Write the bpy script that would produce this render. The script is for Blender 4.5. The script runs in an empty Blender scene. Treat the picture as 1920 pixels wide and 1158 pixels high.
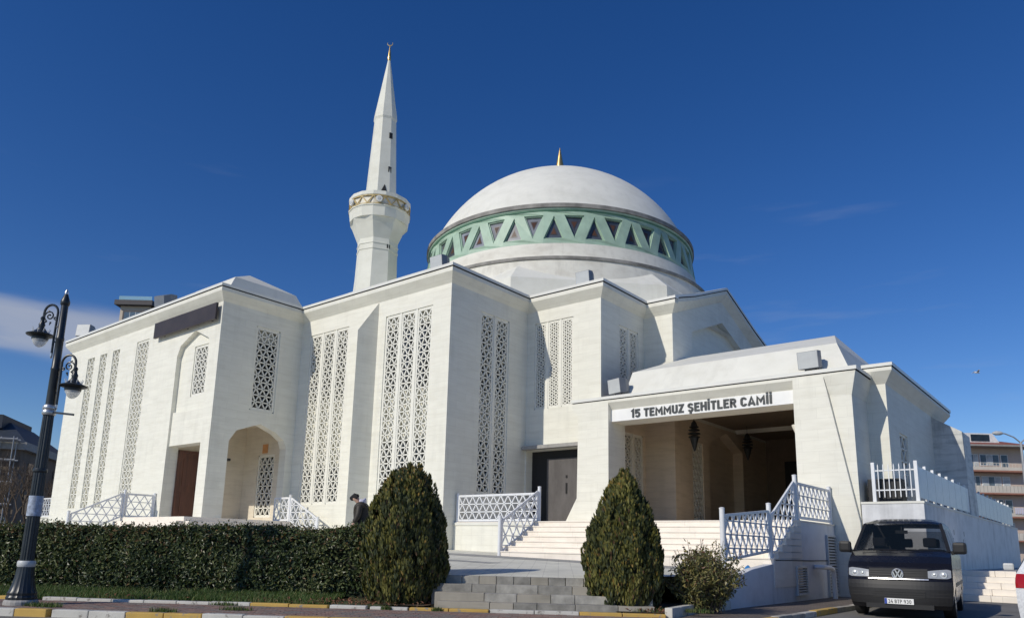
import bpy, bmesh, math, random
from mathutils import Vector, Matrix
from mathutils.geometry import tessellate_polygon
PI = math.pi
R = math.radians
random.seed(7)
sc = bpy.context.scene
col = sc.collection

# ------------------------------------------------------------------ camera
YAW, PITCH, ROLL = -0.684968214, 0.201840395, 0.0228876421
fw = Vector((math.sin(YAW)*math.cos(PITCH), math.cos(YAW)*math.cos(PITCH), math.sin(PITCH)))
rt = Vector((math.cos(YAW), -math.sin(YAW), 0))
up = rt.cross(fw)
rt2 = rt*math.cos(ROLL) + up*math.sin(ROLL)
up2 = up*math.cos(ROLL) - rt*math.sin(ROLL)
cd = bpy.data.cameras.new('camera')
cam = bpy.data.objects.new('camera', cd); col.objects.link(cam)
M = Matrix((rt2, up2, -fw)).transposed().to_4x4()
M.translation = Vector((0, 0, 1.2))
cam.matrix_world = M
cd.sensor_fit = 'HORIZONTAL'; cd.sensor_width = 36
cd.lens = 1402.36*36/1920
cd.shift_y = (739.59-579)/1920
cd.clip_start = 0.1; cd.clip_end = 5000
sc.camera = cam

# ------------------------------------------------------------------ sky, sun, exposure
SUNDIR = Vector((0.195, 1.0, -0.645)).normalized()      # direction the light travels
elev = math.asin(-SUNDIR.z)
w = bpy.data.worlds.new('World'); sc.world = w; w.use_nodes = True
nt = w.node_tree; nd = nt.nodes; lk = nt.links; nd.clear()
wo = nd.new('ShaderNodeOutputWorld'); bg = nd.new('ShaderNodeBackground')
sky = nd.new('ShaderNodeTexSky'); sky.sky_type = 'NISHITA'; sky.sun_disc = False
sky.sun_elevation = elev
sky.sun_rotation = math.atan2(-SUNDIR.x, -SUNDIR.y)
sky.altitude = 900; sky.air_density = 1.0; sky.dust_density = 0.15; sky.ozone_density = 3.0
# thin low cloud bank and faint wisps, in world directions
tcw = nd.new('ShaderNodeTexCoord')
sep = nd.new('ShaderNodeSeparateXYZ'); lk.new(tcw.outputs['Generated'], sep.inputs[0])
mp = nd.new('ShaderNodeMapping'); mp.inputs['Scale'].default_value = (1.3, 1.3, 9.0); mp.inputs['Location'].default_value = (0.35, 0.1, 0.0)
lk.new(tcw.outputs['Generated'], mp.inputs[0])
nz = nd.new('ShaderNodeTexNoise'); nz.inputs['Scale'].default_value = 2.2; nz.inputs['Detail'].default_value = 5; nz.inputs['Roughness'].default_value = 0.48
lk.new(mp.outputs[0], nz.inputs['Vector'])
def wmath(op, a, b=None, c=None, clamp=False):
    n = nd.new('ShaderNodeMath'); n.operation = op; n.use_clamp = clamp
    for i, v in enumerate((a, b, c)):
        if v is None: continue
        if isinstance(v, (int, float)): n.inputs[i].default_value = v
        else: lk.new(v, n.inputs[i])
    return n.outputs[0]
def wstep(v, lo, hi):
    n = nd.new('ShaderNodeMapRange'); n.interpolation_type = 'SMOOTHSTEP'
    lk.new(v, n.inputs[0]); n.inputs[1].default_value = lo; n.inputs[2].default_value = hi
    return n.outputs[0]
cloud_el = wmath('MULTIPLY', wstep(sep.outputs['Z'], 0.185, 0.215), wstep(sep.outputs['Z'], 0.268, 0.245))
wob = wmath('ADD', sep.outputs['Z'], wmath('MULTIPLY', wmath('SUBTRACT', nz.outputs['Fac'], 0.5), 0.045))
cloud_el = wmath('MULTIPLY', wstep(wob, 0.192, 0.216), wstep(wob, 0.268, 0.247))
cloud = wmath('MULTIPLY', cloud_el, wstep(nz.outputs['Fac'], 0.36, 0.52))
cloud = wmath('MULTIPLY', cloud, wstep(sep.outputs['X'], -0.72, -0.86))
mp2 = nd.new('ShaderNodeMapping'); mp2.inputs['Scale'].default_value = (2.0, 2.0, 14.0); lk.new(tcw.outputs['Generated'], mp2.inputs[0])
nz2 = nd.new('ShaderNodeTexNoise'); nz2.inputs['Scale'].default_value = 2.6; nz2.inputs['Detail'].default_value = 4; lk.new(mp2.outputs[0], nz2.inputs['Vector'])
wisp = wmath('MULTIPLY', wstep(nz2.outputs['Fac'], 0.60, 0.80), wmath('MULTIPLY', wstep(sep.outputs['Z'], 0.5, 0.36), 0.11))
fac = wmath('ADD', wmath('MULTIPLY', cloud, 0.68), wisp, clamp=True)
hsv = nd.new('ShaderNodeHueSaturation'); hsv.inputs['Hue'].default_value = 0.514; hsv.inputs['Saturation'].default_value = 1.31; hsv.inputs['Value'].default_value = 0.97
lk.new(sky.outputs[0], hsv.inputs['Color'])
mixc = nd.new('ShaderNodeMix'); mixc.data_type = 'RGBA'
lk.new(fac, mixc.inputs[0]); lk.new(hsv.outputs[0], mixc.inputs[6]); mixc.inputs[7].default_value = (4.2, 4.5, 5.2, 1)
lk.new(mixc.outputs[2], bg.inputs['Color'])
bg.inputs['Strength'].default_value = 0.10
lk.new(bg.outputs[0], wo.inputs[0])

sd = bpy.data.lights.new('sun', 'SUN'); sd.energy = 3.05; sd.angle = R(0.53); sd.color = (1.0, 0.935, 0.815)
sun = bpy.data.objects.new('sun', sd); col.objects.link(sun)
sun.rotation_euler = SUNDIR.to_track_quat('-Z', 'Y').to_euler()
sun.location = (-20, -60, 60)
sc.view_settings.view_transform = 'Standard'; sc.view_settings.look = 'None'
sc.view_settings.gamma = 1; sc.view_settings.use_curve_mapping = False
sc.view_settings.exposure = 0.0

# ------------------------------------------------------------------ materials
def newmat(name):
    m = bpy.data.materials.new(name); m.use_nodes = True
    return m, m.node_tree, m.node_tree.nodes['Principled BSDF']
def N(t, typ, **kw):
    n = t.nodes.new(typ)
    for k, v in kw.items(): setattr(n, k, v)
    return n
def ramp(t, fac, stops):
    r = N(t, 'ShaderNodeValToRGB'); e = r.color_ramp.elements
    while len(e) < len(stops): e.new(0.5)
    for i, (p, c) in enumerate(stops):
        e[i].position = p; e[i].color = (*c, 1)
    t.links.new(fac, r.inputs[0]); return r.outputs[0]
def posnode(t, scale=(1, 1, 1), obj=False):
    if obj:
        g = N(t, 'ShaderNodeTexCoord').outputs['Object']
    else:
        g = N(t, 'ShaderNodeNewGeometry').outputs['Position']
    m = N(t, 'ShaderNodeMapping'); m.inputs['Scale'].default_value = scale
    t.links.new(g, m.inputs[0]); return m.outputs[0]
def noise(t, vec, scale, detail=4, rough=0.55):
    n = N(t, 'ShaderNodeTexNoise'); n.inputs['Scale'].default_value = scale
    n.inputs['Detail'].default_value = detail; n.inputs['Roughness'].default_value = rough
    t.links.new(vec, n.inputs['Vector']); return n.outputs['Fac']
def mixrgb(t, fac, a, b, mode='MIX'):
    n = N(t, 'ShaderNodeMix', data_type='RGBA', blend_type=mode)
    for i, v in ((0, fac), (6, a), (7, b)):
        if isinstance(v, (int, float)): n.inputs[i].default_value = v
        elif isinstance(v, tuple): n.inputs[i].default_value = (*v, 1)
        else: t.links.new(v, n.inputs[i])
    return n.outputs[2]
def bump(t, b, h, strength=0.2, dist=0.02):
    n = N(t, 'ShaderNodeBump'); n.inputs['Strength'].default_value = strength; n.inputs['Distance'].default_value = dist
    t.links.new(h, n.inputs['Height']); t.links.new(n.outputs[0], b.inputs['Normal'])
def simple(name, c, rough=0.6, metal=0.0, var=0.12, scale=4.0, spec=0.5, bmp=0.0):
    m, t, b = newmat(name)
    p = posnode(t)
    f = noise(t, p, scale)
    lo = tuple(max(0, x*(1-var)) for x in c); hi = tuple(min(1, x*(1+var)) for x in c)
    t.links.new(ramp(t, f, [(0.3, lo), (0.7, hi)]), b.inputs['Base Color'])
    b.inputs['Roughness'].default_value = rough; b.inputs['Metallic'].default_value = metal
    b.inputs['Specular IOR Level'].default_value = spec
    if bmp: bump(t, b, noise(t, p, scale*6), bmp, 0.02)
    return m
def stone(name, c1, c2, course=0.32, blen=0.95, stain=0.5, joint=0.05, rough=0.62, zs=4.0):
    m, t, b = newmat(name)
    g = N(t, 'ShaderNodeNewGeometry').outputs['Position']
    s = N(t, 'ShaderNodeSeparateXYZ'); t.links.new(g, s.inputs[0])
    a = N(t, 'ShaderNodeMath', operation='ADD'); t.links.new(s.outputs[0], a.inputs[0]); t.links.new(s.outputs[1], a.inputs[1])
    cmb = N(t, 'ShaderNodeCombineXYZ'); t.links.new(a.outputs[0], cmb.inputs[0]); t.links.new(s.outputs[2], cmb.inputs[1])
    br = N(t, 'ShaderNodeTexBrick'); t.links.new(cmb.outputs[0], br.inputs['Vector'])
    br.inputs['Scale'].default_value = 1.0; br.inputs['Mortar Size'].default_value = 0.006
    br.inputs['Brick Width'].default_value = blen; br.inputs['Row Height'].default_value = course
    br.inputs['Bias'].default_value = 0.0; br.inputs['Mortar Smooth'].default_value = 0.3
    br.inputs['Color1'].default_value = (0, 0, 0, 1); br.inputs['Color2'].default_value = (1, 1, 1, 1); br.inputs['Mortar'].default_value = (.5, .5, .5, 1)
    sv = N(t, 'ShaderNodeMapping'); sv.inputs['Scale'].default_value = (0.7, 0.7, zs); t.links.new(g, sv.inputs[0])
    band = noise(t, sv.outputs[0], 1.6, 6, 0.6)
    base = ramp(t, band, [(0.28, c2), (0.52, c1), (0.75, tuple(min(1, x*1.05) for x in c1))])
    bv = N(t, 'ShaderNodeMath', operation='MULTIPLY_ADD'); bv.inputs[1].default_value = 0.045; bv.inputs[2].default_value = 0.97
    bw = N(t, 'ShaderNodeRGBToBW'); t.links.new(br.outputs['Color'], bw.inputs[0]); t.links.new(bw.outputs[0], bv.inputs[0])
    cc = N(t, 'ShaderNodeCombineColor')
    for i in range(3): t.links.new(bv.outputs[0], cc.inputs[i])
    base = mixrgb(t, 1.0, base, cc.outputs[0], 'MULTIPLY')
    jf = N(t, 'ShaderNodeMath', operation='MULTIPLY'); t.links.new(br.outputs['Fac'], jf.inputs[0]); jf.inputs[1].default_value = joint*3
    base = mixrgb(t, jf.outputs[0], base, (0.40, 0.37, 0.32))
    # weather streaks and blotches
    st = N(t, 'ShaderNodeMapping'); st.inputs['Scale'].default_value = (1.6, 1.6, 0.12); t.links.new(g, st.inputs[0])
    sn = noise(t, st.outputs[0], 1.7, 5, 0.6)
    bl = noise(t, posnode(t, (0.5, 0.5, 0.5)), 1.3, 6, 0.65)
    ml = N(t, 'ShaderNodeMath', operation='MULTIPLY'); t.links.new(sn, ml.inputs[0]); t.links.new(bl, ml.inputs[1])
    f = ramp(t, ml.outputs[0], [(0.26, (0, 0, 0)), (0.46, (1, 1, 1))])
    fm = N(t, 'ShaderNodeMath', operation='MULTIPLY'); t.links.new(f, fm.inputs[0]); fm.inputs[1].default_value = stain
    base = mixrgb(t, fm.outputs[0], base, tuple(x*0.72 for x in c2))
    t.links.new(base, b.inputs['Base Color'])
    b.inputs['Roughness'].default_value = rough; b.inputs['Specular IOR Level'].default_value = 0.3
    hh = mixrgb(t, 0.6, band, br.outputs['Fac'])
    bump(t, b, hh, 0.07, 0.006)
    return m
MAT = {}
MAT['stone'] = stone('white_stone', (0.81, 0.795, 0.70), (0.755, 0.735, 0.635), stain=0.34, joint=0.07)
MAT['tan'] = stone('tan_porch_stone', (0.71, 0.60, 0.465), (0.61, 0.51, 0.385), stain=0.3)
MAT['tanpale'] = stone('pale_tan_stone', (0.74, 0.67, 0.545), (0.66, 0.585, 0.465), stain=0.3)
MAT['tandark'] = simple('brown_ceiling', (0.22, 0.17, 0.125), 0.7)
MAT['render'] = stone('white_render', (0.77, 0.76, 0.685), (0.71, 0.695, 0.61), course=50, blen=90, stain=0.35, joint=0, zs=1.2)
MAT['domewhite'] = stone('dome_coating', (0.80, 0.79, 0.715), (0.73, 0.72, 0.64), course=60, blen=90, stain=0.28, joint=0, zs=1.2)
MAT['drumstain'] = stone('drum_weathered', (0.75, 0.73, 0.645), (0.62, 0.59, 0.51), course=60, blen=90, stain=0.6, joint=0, zs=1.2)
MAT['mould'] = stone('mouldy_concrete', (0.66, 0.66, 0.63), (0.40, 0.41, 0.40), course=0.6, blen=60, stain=1.0, joint=0.05)
MAT['marble'] = stone('step_marble', (0.88, 0.81, 0.71), (0.81, 0.74, 0.64), course=50, blen=1.3, stain=0.4, joint=0.16)
MAT['basalt'] = stone('grey_step_stone', (0.37, 0.34, 0.285), (0.27, 0.25, 0.205), course=50, blen=50, stain=0.6, joint=0)
MAT['bluewall'] = stone('painted_side_wall', (0.74, 0.75, 0.76), (0.62, 0.63, 0.64), course=50, blen=70, stain=1.0, joint=0, zs=1.2)
MAT['lattice'] = simple('white_lattice', (0.80, 0.785, 0.70), 0.55, var=0.04)
MAT['rail'] = simple('white_rail_paint', (0.78, 0.79, 0.80), 0.4, var=0.04)
MAT['capmetal'] = simple('white_metal_coping', (0.77, 0.765, 0.71), 0.35, var=0.05, scale=1)
MAT['dark'] = simple('dark_gap', (0.03, 0.03, 0.03), 0.8)
MAT['stainring'] = simple('stained_ring', (0.26, 0.25, 0.23), 0.8, var=0.4, scale=1.5)
MAT['green'] = simple('mint_green_paint', (0.37, 0.51, 0.395), 0.5, var=0.14, scale=1.6)
MAT['greendark'] = simple('dark_green_line', (0.10, 0.24, 0.16), 0.6)
MAT['gold'] = simple('gilded_metal', (0.72, 0.50, 0.20), 0.32, metal=0.85, var=0.15)
MAT['goldpaint'] = simple('ochre_paint', (0.50, 0.38, 0.16), 0.55, var=0.2)
MAT['cream'] = simple('cream_paint', (0.80, 0.76, 0.64), 0.5, var=0.05)
MAT['minaret'] = stone('minaret_stone', (0.78, 0.775, 0.68), (0.72, 0.71, 0.61), course=0.9, blen=60, stain=0.3, joint=0.02, zs=1.2)
MAT['iron'] = simple('dark_painted_iron', (0.020, 0.026, 0.032), 0.38, var=0.25, scale=8)
MAT['steel'] = simple('bright_steel', (0.55, 0.56, 0.57), 0.35, metal=0.8)
MAT['concrete'] = simple('grey_concrete', (0.36, 0.35, 0.33), 0.85, var=0.2, bmp=0.2)
MAT['boxgrey'] = simple('floodlight_grey', (0.52, 0.54, 0.54), 0.45, var=0.06)
MAT['boxback'] = simple('floodlight_housing', (0.17, 0.19, 0.22), 0.45, var=0.1)
MAT['brownpanel'] = simple('brown_sign_panel', (0.045, 0.032, 0.026), 0.45, var=0.2, scale=2)
MAT['letter'] = simple('anthracite_letter', (0.045, 0.05, 0.05), 0.45)
MAT['signwhite'] = simple('sign_face', (0.82, 0.82, 0.80), 0.45, var=0.03)
MAT['rubber'] = simple('tyre_rubber', (0.018, 0.018, 0.018), 0.8)
MAT['plastic'] = simple('black_plastic', (0.012, 0.012, 0.013), 0.55)
MAT['soil'] = simple('planting_soil', (0.10, 0.075, 0.05), 0.95, var=0.4, scale=9, bmp=0.5)
MAT['bark'] = simple('bark', (0.10, 0.075, 0.055), 0.9, var=0.4, scale=10)
MAT['notice'] = simple('orange_notice', (0.62, 0.30, 0.12), 0.7)
MAT['sticker'] = simple('pasted_paper', (0.36, 0.42, 0.52), 0.7, var=0.5, scale=14)
def wood():
    m, t, b = newmat('brown_wood_door')
    f = noise(t, posnode(t, (14, 14, 1.2)), 1.0, 6, 0.6)
    t.links.new(ramp(t, f, [(0.3, (0.06, 0.018, 0.010)), (0.7, (0.15, 0.05, 0.026))]), b.inputs['Base Color'])
    b.inputs['Roughness'].default_value = 0.4
    return m
MAT['wood'] = wood()
def metal_door():
    m, t, b = newmat('grey_steel_door')
    f = noise(t, posnode(t, (2, 2, 0.7)), 1.3, 6, 0.65)
    t.links.new(ramp(t, f, [(0.3, (0.075, 0.068, 0.066)), (0.7, (0.13, 0.12, 0.117))]), b.inputs['Base Color'])
    b.inputs['Roughness'].default_value = 0.6
    return m
MAT['steeldoor'] = metal_door()
MAT['steeldark'] = simple('dark_steel_door', (0.012, 0.012, 0.014), 0.55)
def glassmat(name, c=(0.02, 0.025, 0.03), rough=0.08):
    m, t, b = newmat(name)
    f = noise(t, posnode(t), 0.8, 3)
    t.links.new(ramp(t, f, [(0.3, tuple(x*.6 for x in c)), (0.7, tuple(x*1.5 for x in c))]), b.inputs['Base Color'])
    b.inputs['Roughness'].default_value = rough; b.inputs['Specular IOR Level'].default_value = 0.6
    return m
MAT['glass'] = glassmat('dark_window_glass')
MAT['aptglass'] = glassmat('apartment_glass', (0.10, 0.14, 0.18), 0.15)
MAT['curtain'] = simple('net_curtain', (0.50, 0.54, 0.55), 0.7, var=0.25, scale=2)
def clear(name, c=(0.9, 0.95, 0.95), alpha=0.25, rough=0.02):
    m, t, b = newmat(name)
    b.inputs['Base Color'].default_value = (*c, 1); b.inputs['Roughness'].default_value = rough
    b.inputs['Alpha'].default_value = alpha; b.inputs['Specular IOR Level'].default_value = 0.8
    return m
MAT['windscreen'] = clear('windscreen_glass', (0.01, 0.014, 0.014), 0.5)
MAT['lampglass'] = clear('lamp_globe_glass', (0.85, 0.86, 0.84), 0.55, 0.12)
MAT['railglass'] = clear('glass_balustrade', (0.45, 0.68, 0.72), 0.45, 0.05)
MAT['headglass'] = clear('headlight_lens', (0.75, 0.78, 0.8), 0.35, 0.03)
def carpaint(name, c, rough=0.2):
    m, t, b = newmat(name)
    f = noise(t, posnode(t, obj=True), 30, 3)
    t.links.new(ramp(t, f, [(0.3, tuple(x*.85 for x in c)), (0.7, tuple(x*1.15 for x in c))]), b.inputs['Base Color'])
    b.inputs['Roughness'].default_value = rough; b.inputs['Coat Weight'].default_value = 0.3; b.inputs['Coat Roughness'].default_value = 0.06; b.inputs['Specular IOR Level'].default_value = 0.22
    d = noise(t, posnode(t, obj=True), 4, 5)
    t.links.new(ramp(t, d, [(0.3, (rough*.8,)*3), (0.8, (rough*1.8,)*3)]), b.inputs['Roughness'])
    return m
MAT['vanpaint'] = carpaint('black_van_paint', (0.010, 0.010, 0.013))
MAT['whitecar'] = carpaint('white_car_paint', (0.72, 0.73, 0.74))
MAT['chrome'] = simple('chrome', (0.72, 0.72, 0.72), 0.28, metal=0.75, var=0.02)
MAT['taillight'] = glassmat('red_tail_lamp', (0.35, 0.012, 0.012), 0.12)
MAT['plateblue'] = simple('plate_blue', (0.02, 0.06, 0.35), 0.5)
MAT['seat'] = simple('seat_fabric', (0.015, 0.015, 0.017), 0.9)
def tiles(name, c1, c2, mortar, bw, rh, ms, scale=1.0, rotz=0.0, off=0.5):
    m, t, b = newmat(name)
    g = N(t, 'ShaderNodeNewGeometry').outputs['Position']
    mpn = N(t, 'ShaderNodeMapping'); mpn.inputs['Rotation'].default_value = (0, 0, rotz); t.links.new(g, mpn.inputs[0])
    br = N(t, 'ShaderNodeTexBrick'); t.links.new(mpn.outputs[0], br.inputs['Vector']); br.offset = off
    for k, v in (('Scale', scale), ('Mortar Size', ms), ('Brick Width', bw), ('Row Height', rh)): br.inputs[k].default_value = v
    for k, v in (('Color1', c1), ('Color2', c2), ('Mortar', mortar)): br.inputs[k].default_value = (*v, 1)
    f = noise(t, g, 0.9, 6, 0.65)
    vv = ramp(t, f, [(0.25, (0.72, 0.72, 0.72)), (0.7, (1.08, 1.08, 1.08))])
    t.links.new(mixrgb(t, 1.0, br.outputs['Color'], vv, 'MULTIPLY'), b.inputs['Base Color'])
    b.inputs['Roughness'].default_value = 0.8
    bump(t, b, br.outputs['Fac'], -0.3, 0.01)
    return m
SA = R(35.5)                                                  # street direction angle
MAT['terrace'] = tiles('grey_terrace_tiles', (0.76, 0.74, 0.63), (0.72, 0.70, 0.60), (0.60, 0.58, 0.50), 0.3, 0.3, 0.008, rotz=-SA, off=0.0)
MAT['terraceband'] = tiles('dark_terrace_tiles', (0.40, 0.395, 0.37), (0.36, 0.355, 0.33), (0.28, 0.275, 0.26), 0.3, 0.3, 0.008, rotz=-SA, off=0.0)
MAT['sidewalkbed'] = tiles('brick_paving_far', (0.20, 0.155, 0.135), (0.15, 0.13, 0.115), (0.075, 0.07, 0.06), 0.205, 0.105, 0.008, rotz=-SA)
def asphalt():
    m, t, b = newmat('asphalt')
    p = posnode(t)
    f = noise(t, p, 0.6, 6, 0.6); g = noise(t, p, 60, 2)
    c = ramp(t, f, [(0.3, (0.15, 0.143, 0.13)), (0.7, (0.23, 0.22, 0.20))])
    gg = ramp(t, g, [(0.3, (0.7, 0.7, 0.7)), (0.7, (1.2, 1.2, 1.2))])
    t.links.new(mixrgb(t, 1.0, c, gg, 'MULTIPLY'), b.inputs['Base Color'])
    b.inputs['Roughness'].default_value = 0.85; bump(t, b, g, 0.4, 0.01)
    return m
MAT['asphalt'] = asphalt()
MAT['ground'] = simple('distant_ground', (0.14, 0.13, 0.11), 0.95, var=0.35, scale=0.1)
for i, c in enumerate([(0.26, 0.16, 0.13), (0.22, 0.145, 0.12), (0.24, 0.20, 0.17), (0.20, 0.17, 0.15), (0.29, 0.19, 0.15)]):
    MAT['brick%d' % i] = simple('paving_brick_tone_%d' % i, c, 0.85, var=0.22, scale=22, bmp=0.3)
def chipped(name, paint):
    m, t, b = newmat(name)
    p = posnode(t)
    f = noise(t, p, 7, 7, 0.7)
    base = ramp(t, noise(t, p, 2.5, 5), [(0.3, tuple(x*.8 for x in paint)), (0.7, paint)])
    mask = ramp(t, f, [(0.565, (0, 0, 0)), (0.63, (1, 1, 1))])
    t.links.new(mixrgb(t, mask, base, (0.27, 0.25, 0.22)), b.inputs['Base Color'])
    b.inputs['Roughness'].default_value = 0.75; bump(t, b, f, 0.25, 0.01)
    return m
MAT['kerbyellow'] = chipped('yellow_kerb_paint', (0.62, 0.40, 0.10))
MAT['kerbwhite'] = chipped('white_kerb_paint', (0.66, 0.64, 0.58))
MAT['kerbgrey'] = simple('bare_kerb', (0.36, 0.34, 0.30), 0.85, var=0.25, scale=6)
def leafmat(name, c, rough=0.42, trans=0.12):
    m, t, b = newmat(name)
    f = noise(t, posnode(t), 9, 3)
    t.links.new(ramp(t, f, [(0.3, tuple(x*.7 for x in c)), (0.7, tuple(x*1.3 for x in c))]), b.inputs['Base Color'])
    b.inputs['Roughness'].default_value = rough
    b.inputs['Transmission Weight'].default_value = 0.0
    b.inputs['Subsurface Weight'].default_value = 0.0
    tr = N(t, 'ShaderNodeBsdfTranslucent'); tr.inputs['Color'].default_value = (c[0]*1.6, c[1]*1.8, c[2]*0.8, 1)
    mx = N(t, 'ShaderNodeMixShader'); mx.inputs[0].default_value = trans
    out = t.nodes['Material Output']
    t.links.new(b.outputs[0], mx.inputs[1]); t.links.new(tr.outputs[0], mx.inputs[2]); t.links.new(mx.outputs[0], out.inputs[0])
    return m
HEDGE = [leafmat('laurel_dark', (0.042, 0.062, 0.026)), leafmat('laurel_mid', (0.078, 0.105, 0.040)), leafmat('laurel_light', (0.145, 0.16, 0.065)), leafmat('laurel_bronze', (0.15, 0.095, 0.045))]
THUJA = [leafmat('thuja_dark', (0.034, 0.046, 0.016), 0.6), leafmat('thuja_mid', (0.085, 0.092, 0.024), 0.6), leafmat('thuja_light', (0.165, 0.155, 0.036), 0.6), leafmat('thuja_golden', (0.25, 0.165, 0.04), 0.6), leafmat('thuja_brown', (0.105, 0.060, 0.03), 0.7)]
BUSH = [leafmat('photinia_green', (0.10, 0.11, 0.04)), leafmat('photinia_olive', (0.17, 0.16, 0.06)), leafmat('photinia_yellow', (0.28, 0.24, 0.09)), leafmat('photinia_red', (0.16, 0.07, 0.04))]
GRASS = [leafmat('grass_green', (0.075, 0.135, 0.025), 0.6), leafmat('grass_dark', (0.05, 0.095, 0.022), 0.6), leafmat('grass_dry', (0.17, 0.16, 0.06), 0.7)]
MAT['hedgecore'] = simple('gap_shade_brown', (0.022, 0.024, 0.014), 0.95, var=0.4, scale=12)  # near-black colour for plant cores, so gaps between leaves look shaded
MAT['lawnsoil'] = simple('lawn_base', (0.06, 0.075, 0.028), 0.95, var=0.5, scale=7, bmp=0.4)

# ------------------------------------------------------------------ mesh helpers
class MB:
    def __init__(s): s.v = []; s.f = []; s.m = []
    def add(s, vs, fs, mi=0):
        o = len(s.v); s.v += [tuple(p) for p in vs]
        for f in fs: s.f.append(tuple(o+i for i in f)); s.m.append(mi)
    def quad(s, a, b, c, d, mi=0): s.add([a, b, c, d], [(0, 1, 2, 3)], mi)
    def tri(s, a, b, c, mi=0): s.add([a, b, c], [(0, 1, 2)], mi)
    def box(s, x0, x1, y0, y1, z0, z1, mi=0):
        vs = [(x0, y0, z0), (x1, y0, z0), (x1, y1, z0), (x0, y1, z0), (x0, y0, z1), (x1, y0, z1), (x1, y1, z1), (x0, y1, z1)]
        s.add(vs, [(0, 3, 2, 1), (4, 5, 6, 7), (0, 1, 5, 4), (1, 2, 6, 5), (2, 3, 7, 6), (3, 0, 4, 7)], mi)
    def obox(s, c, ax, ay, az, mi=0):        # centre and three half-axis vectors
        c = Vector(c); ax = Vector(ax); ay = Vector(ay); az = Vector(az)
        vs = [c+sx*ax+sy*ay+sz*az for sz in (-1, 1) for sx, sy in ((-1, -1), (1, -1), (1, 1), (-1, 1))]
        s.add(vs, [(0, 3, 2, 1), (4, 5, 6, 7), (0, 1, 5, 4), (1, 2, 6, 5), (2, 3, 7, 6), (3, 0, 4, 7)], mi)
    def bar(s, p, q, w, t, nrm, mi=0):       # rectangular bar p-q, width w across, thickness t along nrm
        p = Vector(p); q = Vector(q); d = (q-p)
        if d.length < 1e-5: return
        n = Vector(nrm).normalized(); sdir = d.normalized().cross(n)
        s.obox((p+q)/2, d/2, sdir*w/2, n*t/2, mi)
    def prism(s, poly, z0, z1, mi=0):
        n = len(poly); vs = [(x, y, z0) for x, y in poly]+[(x, y, z1) for x, y in poly]
        s.add(vs, [tuple(range(n-1, -1, -1)), tuple(range(n, 2*n))]+[(i, (i+1) % n, n+(i+1) % n, n+i) for i in range(n)], mi)
    def extr(s, poly, d, mi=0):               # 3D polygon extruded along d
        n = len(poly); d = Vector(d); vs = [Vector(p) for p in poly]; vs = vs+[p+d for p in vs]
        s.add(vs, [tuple(range(n)), tuple(range(2*n-1, n-1, -1))]+[((i+1) % n, i, n+i, n+(i+1) % n) for i in range(n)], mi)
    def tube(s, path, r, n=8, mi=0, caps=True):
        path = [Vector(p) for p in path]; k = len(path)
        rr = r if isinstance(r, (list, tuple)) else [r]*k
        t0 = (path[1]-path[0]).normalized(); a = t0.orthogonal().normalized(); rings = []
        for i, p in enumerate(path):
            t = (path[min(i+1, k-1)]-path[max(i-1, 0)]).normalized()
            a = (a-t*a.dot(t)).normalized(); b = t.cross(a)
            rings.append([p+(a*math.cos(2*PI*j/n)+b*math.sin(2*PI*j/n))*rr[i] for j in range(n)])
        vs = [p for rg in rings for p in rg]; fs = []
        for i in range(k-1):
            for j in range(n): fs.append((i*n+j, i*n+(j+1) % n, (i+1)*n+(j+1) % n, (i+1)*n+j))
        if caps: fs += [tuple(range(n-1, -1, -1)), tuple(range((k-1)*n, k*n))]
        s.add(vs, fs, mi)
    def lathe(s, c, prof, n=24, mi=0, a0=0.0, flute=0.0, axis=None):
        cx, cy, cz = c; vs = []; k = len(prof)
        for r, z in prof:
            for j in range(n):
                a = a0+2*PI*j/n; q = r*(1-flute*(j % 2))
                vs.append((cx+q*math.cos(a), cy+q*math.sin(a), cz+z))
        fs = [(i*n+j, i*n+(j+1) % n, (i+1)*n+(j+1) % n, (i+1)*n+j) for i in range(k-1) for j in range(n)]
        fs += [tuple(range(n-1, -1, -1)), tuple(range((k-1)*n, k*n))]
        s.add(vs, fs, mi)
    def tess(s, loops, fn, mi=0, flip=False): # planar polygon with holes given in 2D, mapped by fn to 3D
        ls = [[Vector((a, b, 0)) for a, b in l] for l in loops]
        flat = [p for l in ls for p in l]; o = len(s.v)
        s.v += [tuple(fn(p.x, p.y)) for p in flat]
        for t in tessellate_polygon(ls):
            a, b, c = (flat[i] for i in t)
            if ((b-a).cross(c-a)).z < 0: t = (t[0], t[2], t[1])
            if flip: t = (t[0], t[2], t[1])
            s.f.append(tuple(o+i for i in t)); s.m.append(mi)
    def build(s, name, mats, parent=None, smooth=False, bevel=0.0, local=False, data_only=False, autos=None):
        me = bpy.data.meshes.new(name)
        off = Vector((0, 0, 0))
        if parent is not None and not local: off = wloc(parent)
        me.from_pydata([tuple(Vector(p)-off) for p in s.v] if off.length else s.v, [], s.f)
        if not isinstance(mats, (list, tuple)): mats = [mats]
        for m in mats: me.materials.append(MAT[m] if isinstance(m, str) else m)
        if len(mats) > 1: me.polygons.foreach_set('material_index', s.m)
        if bevel:
            bm = bmesh.new(); bm.from_mesh(me); bmesh.ops.remove_doubles(bm, verts=bm.verts, dist=1e-5)
            es = [e for e in bm.edges if len(e.link_faces) == 2 and e.calc_face_angle(0) > 0.5]
            bmesh.ops.bevel(bm, geom=es, offset=bevel, segments=2, affect='EDGES', profile=0.6)
            bm.to_mesh(me); bm.free()
        if smooth:
            me.polygons.foreach_set('use_smooth', [True]*len(me.polygons))
            me.set_sharp_from_angle(angle=R(38 if smooth is True else smooth))
        me.update()
        if data_only: return me
        o = bpy.data.objects.new(name, me); col.objects.link(o)
        if parent is not None: o.parent = parent
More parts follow.
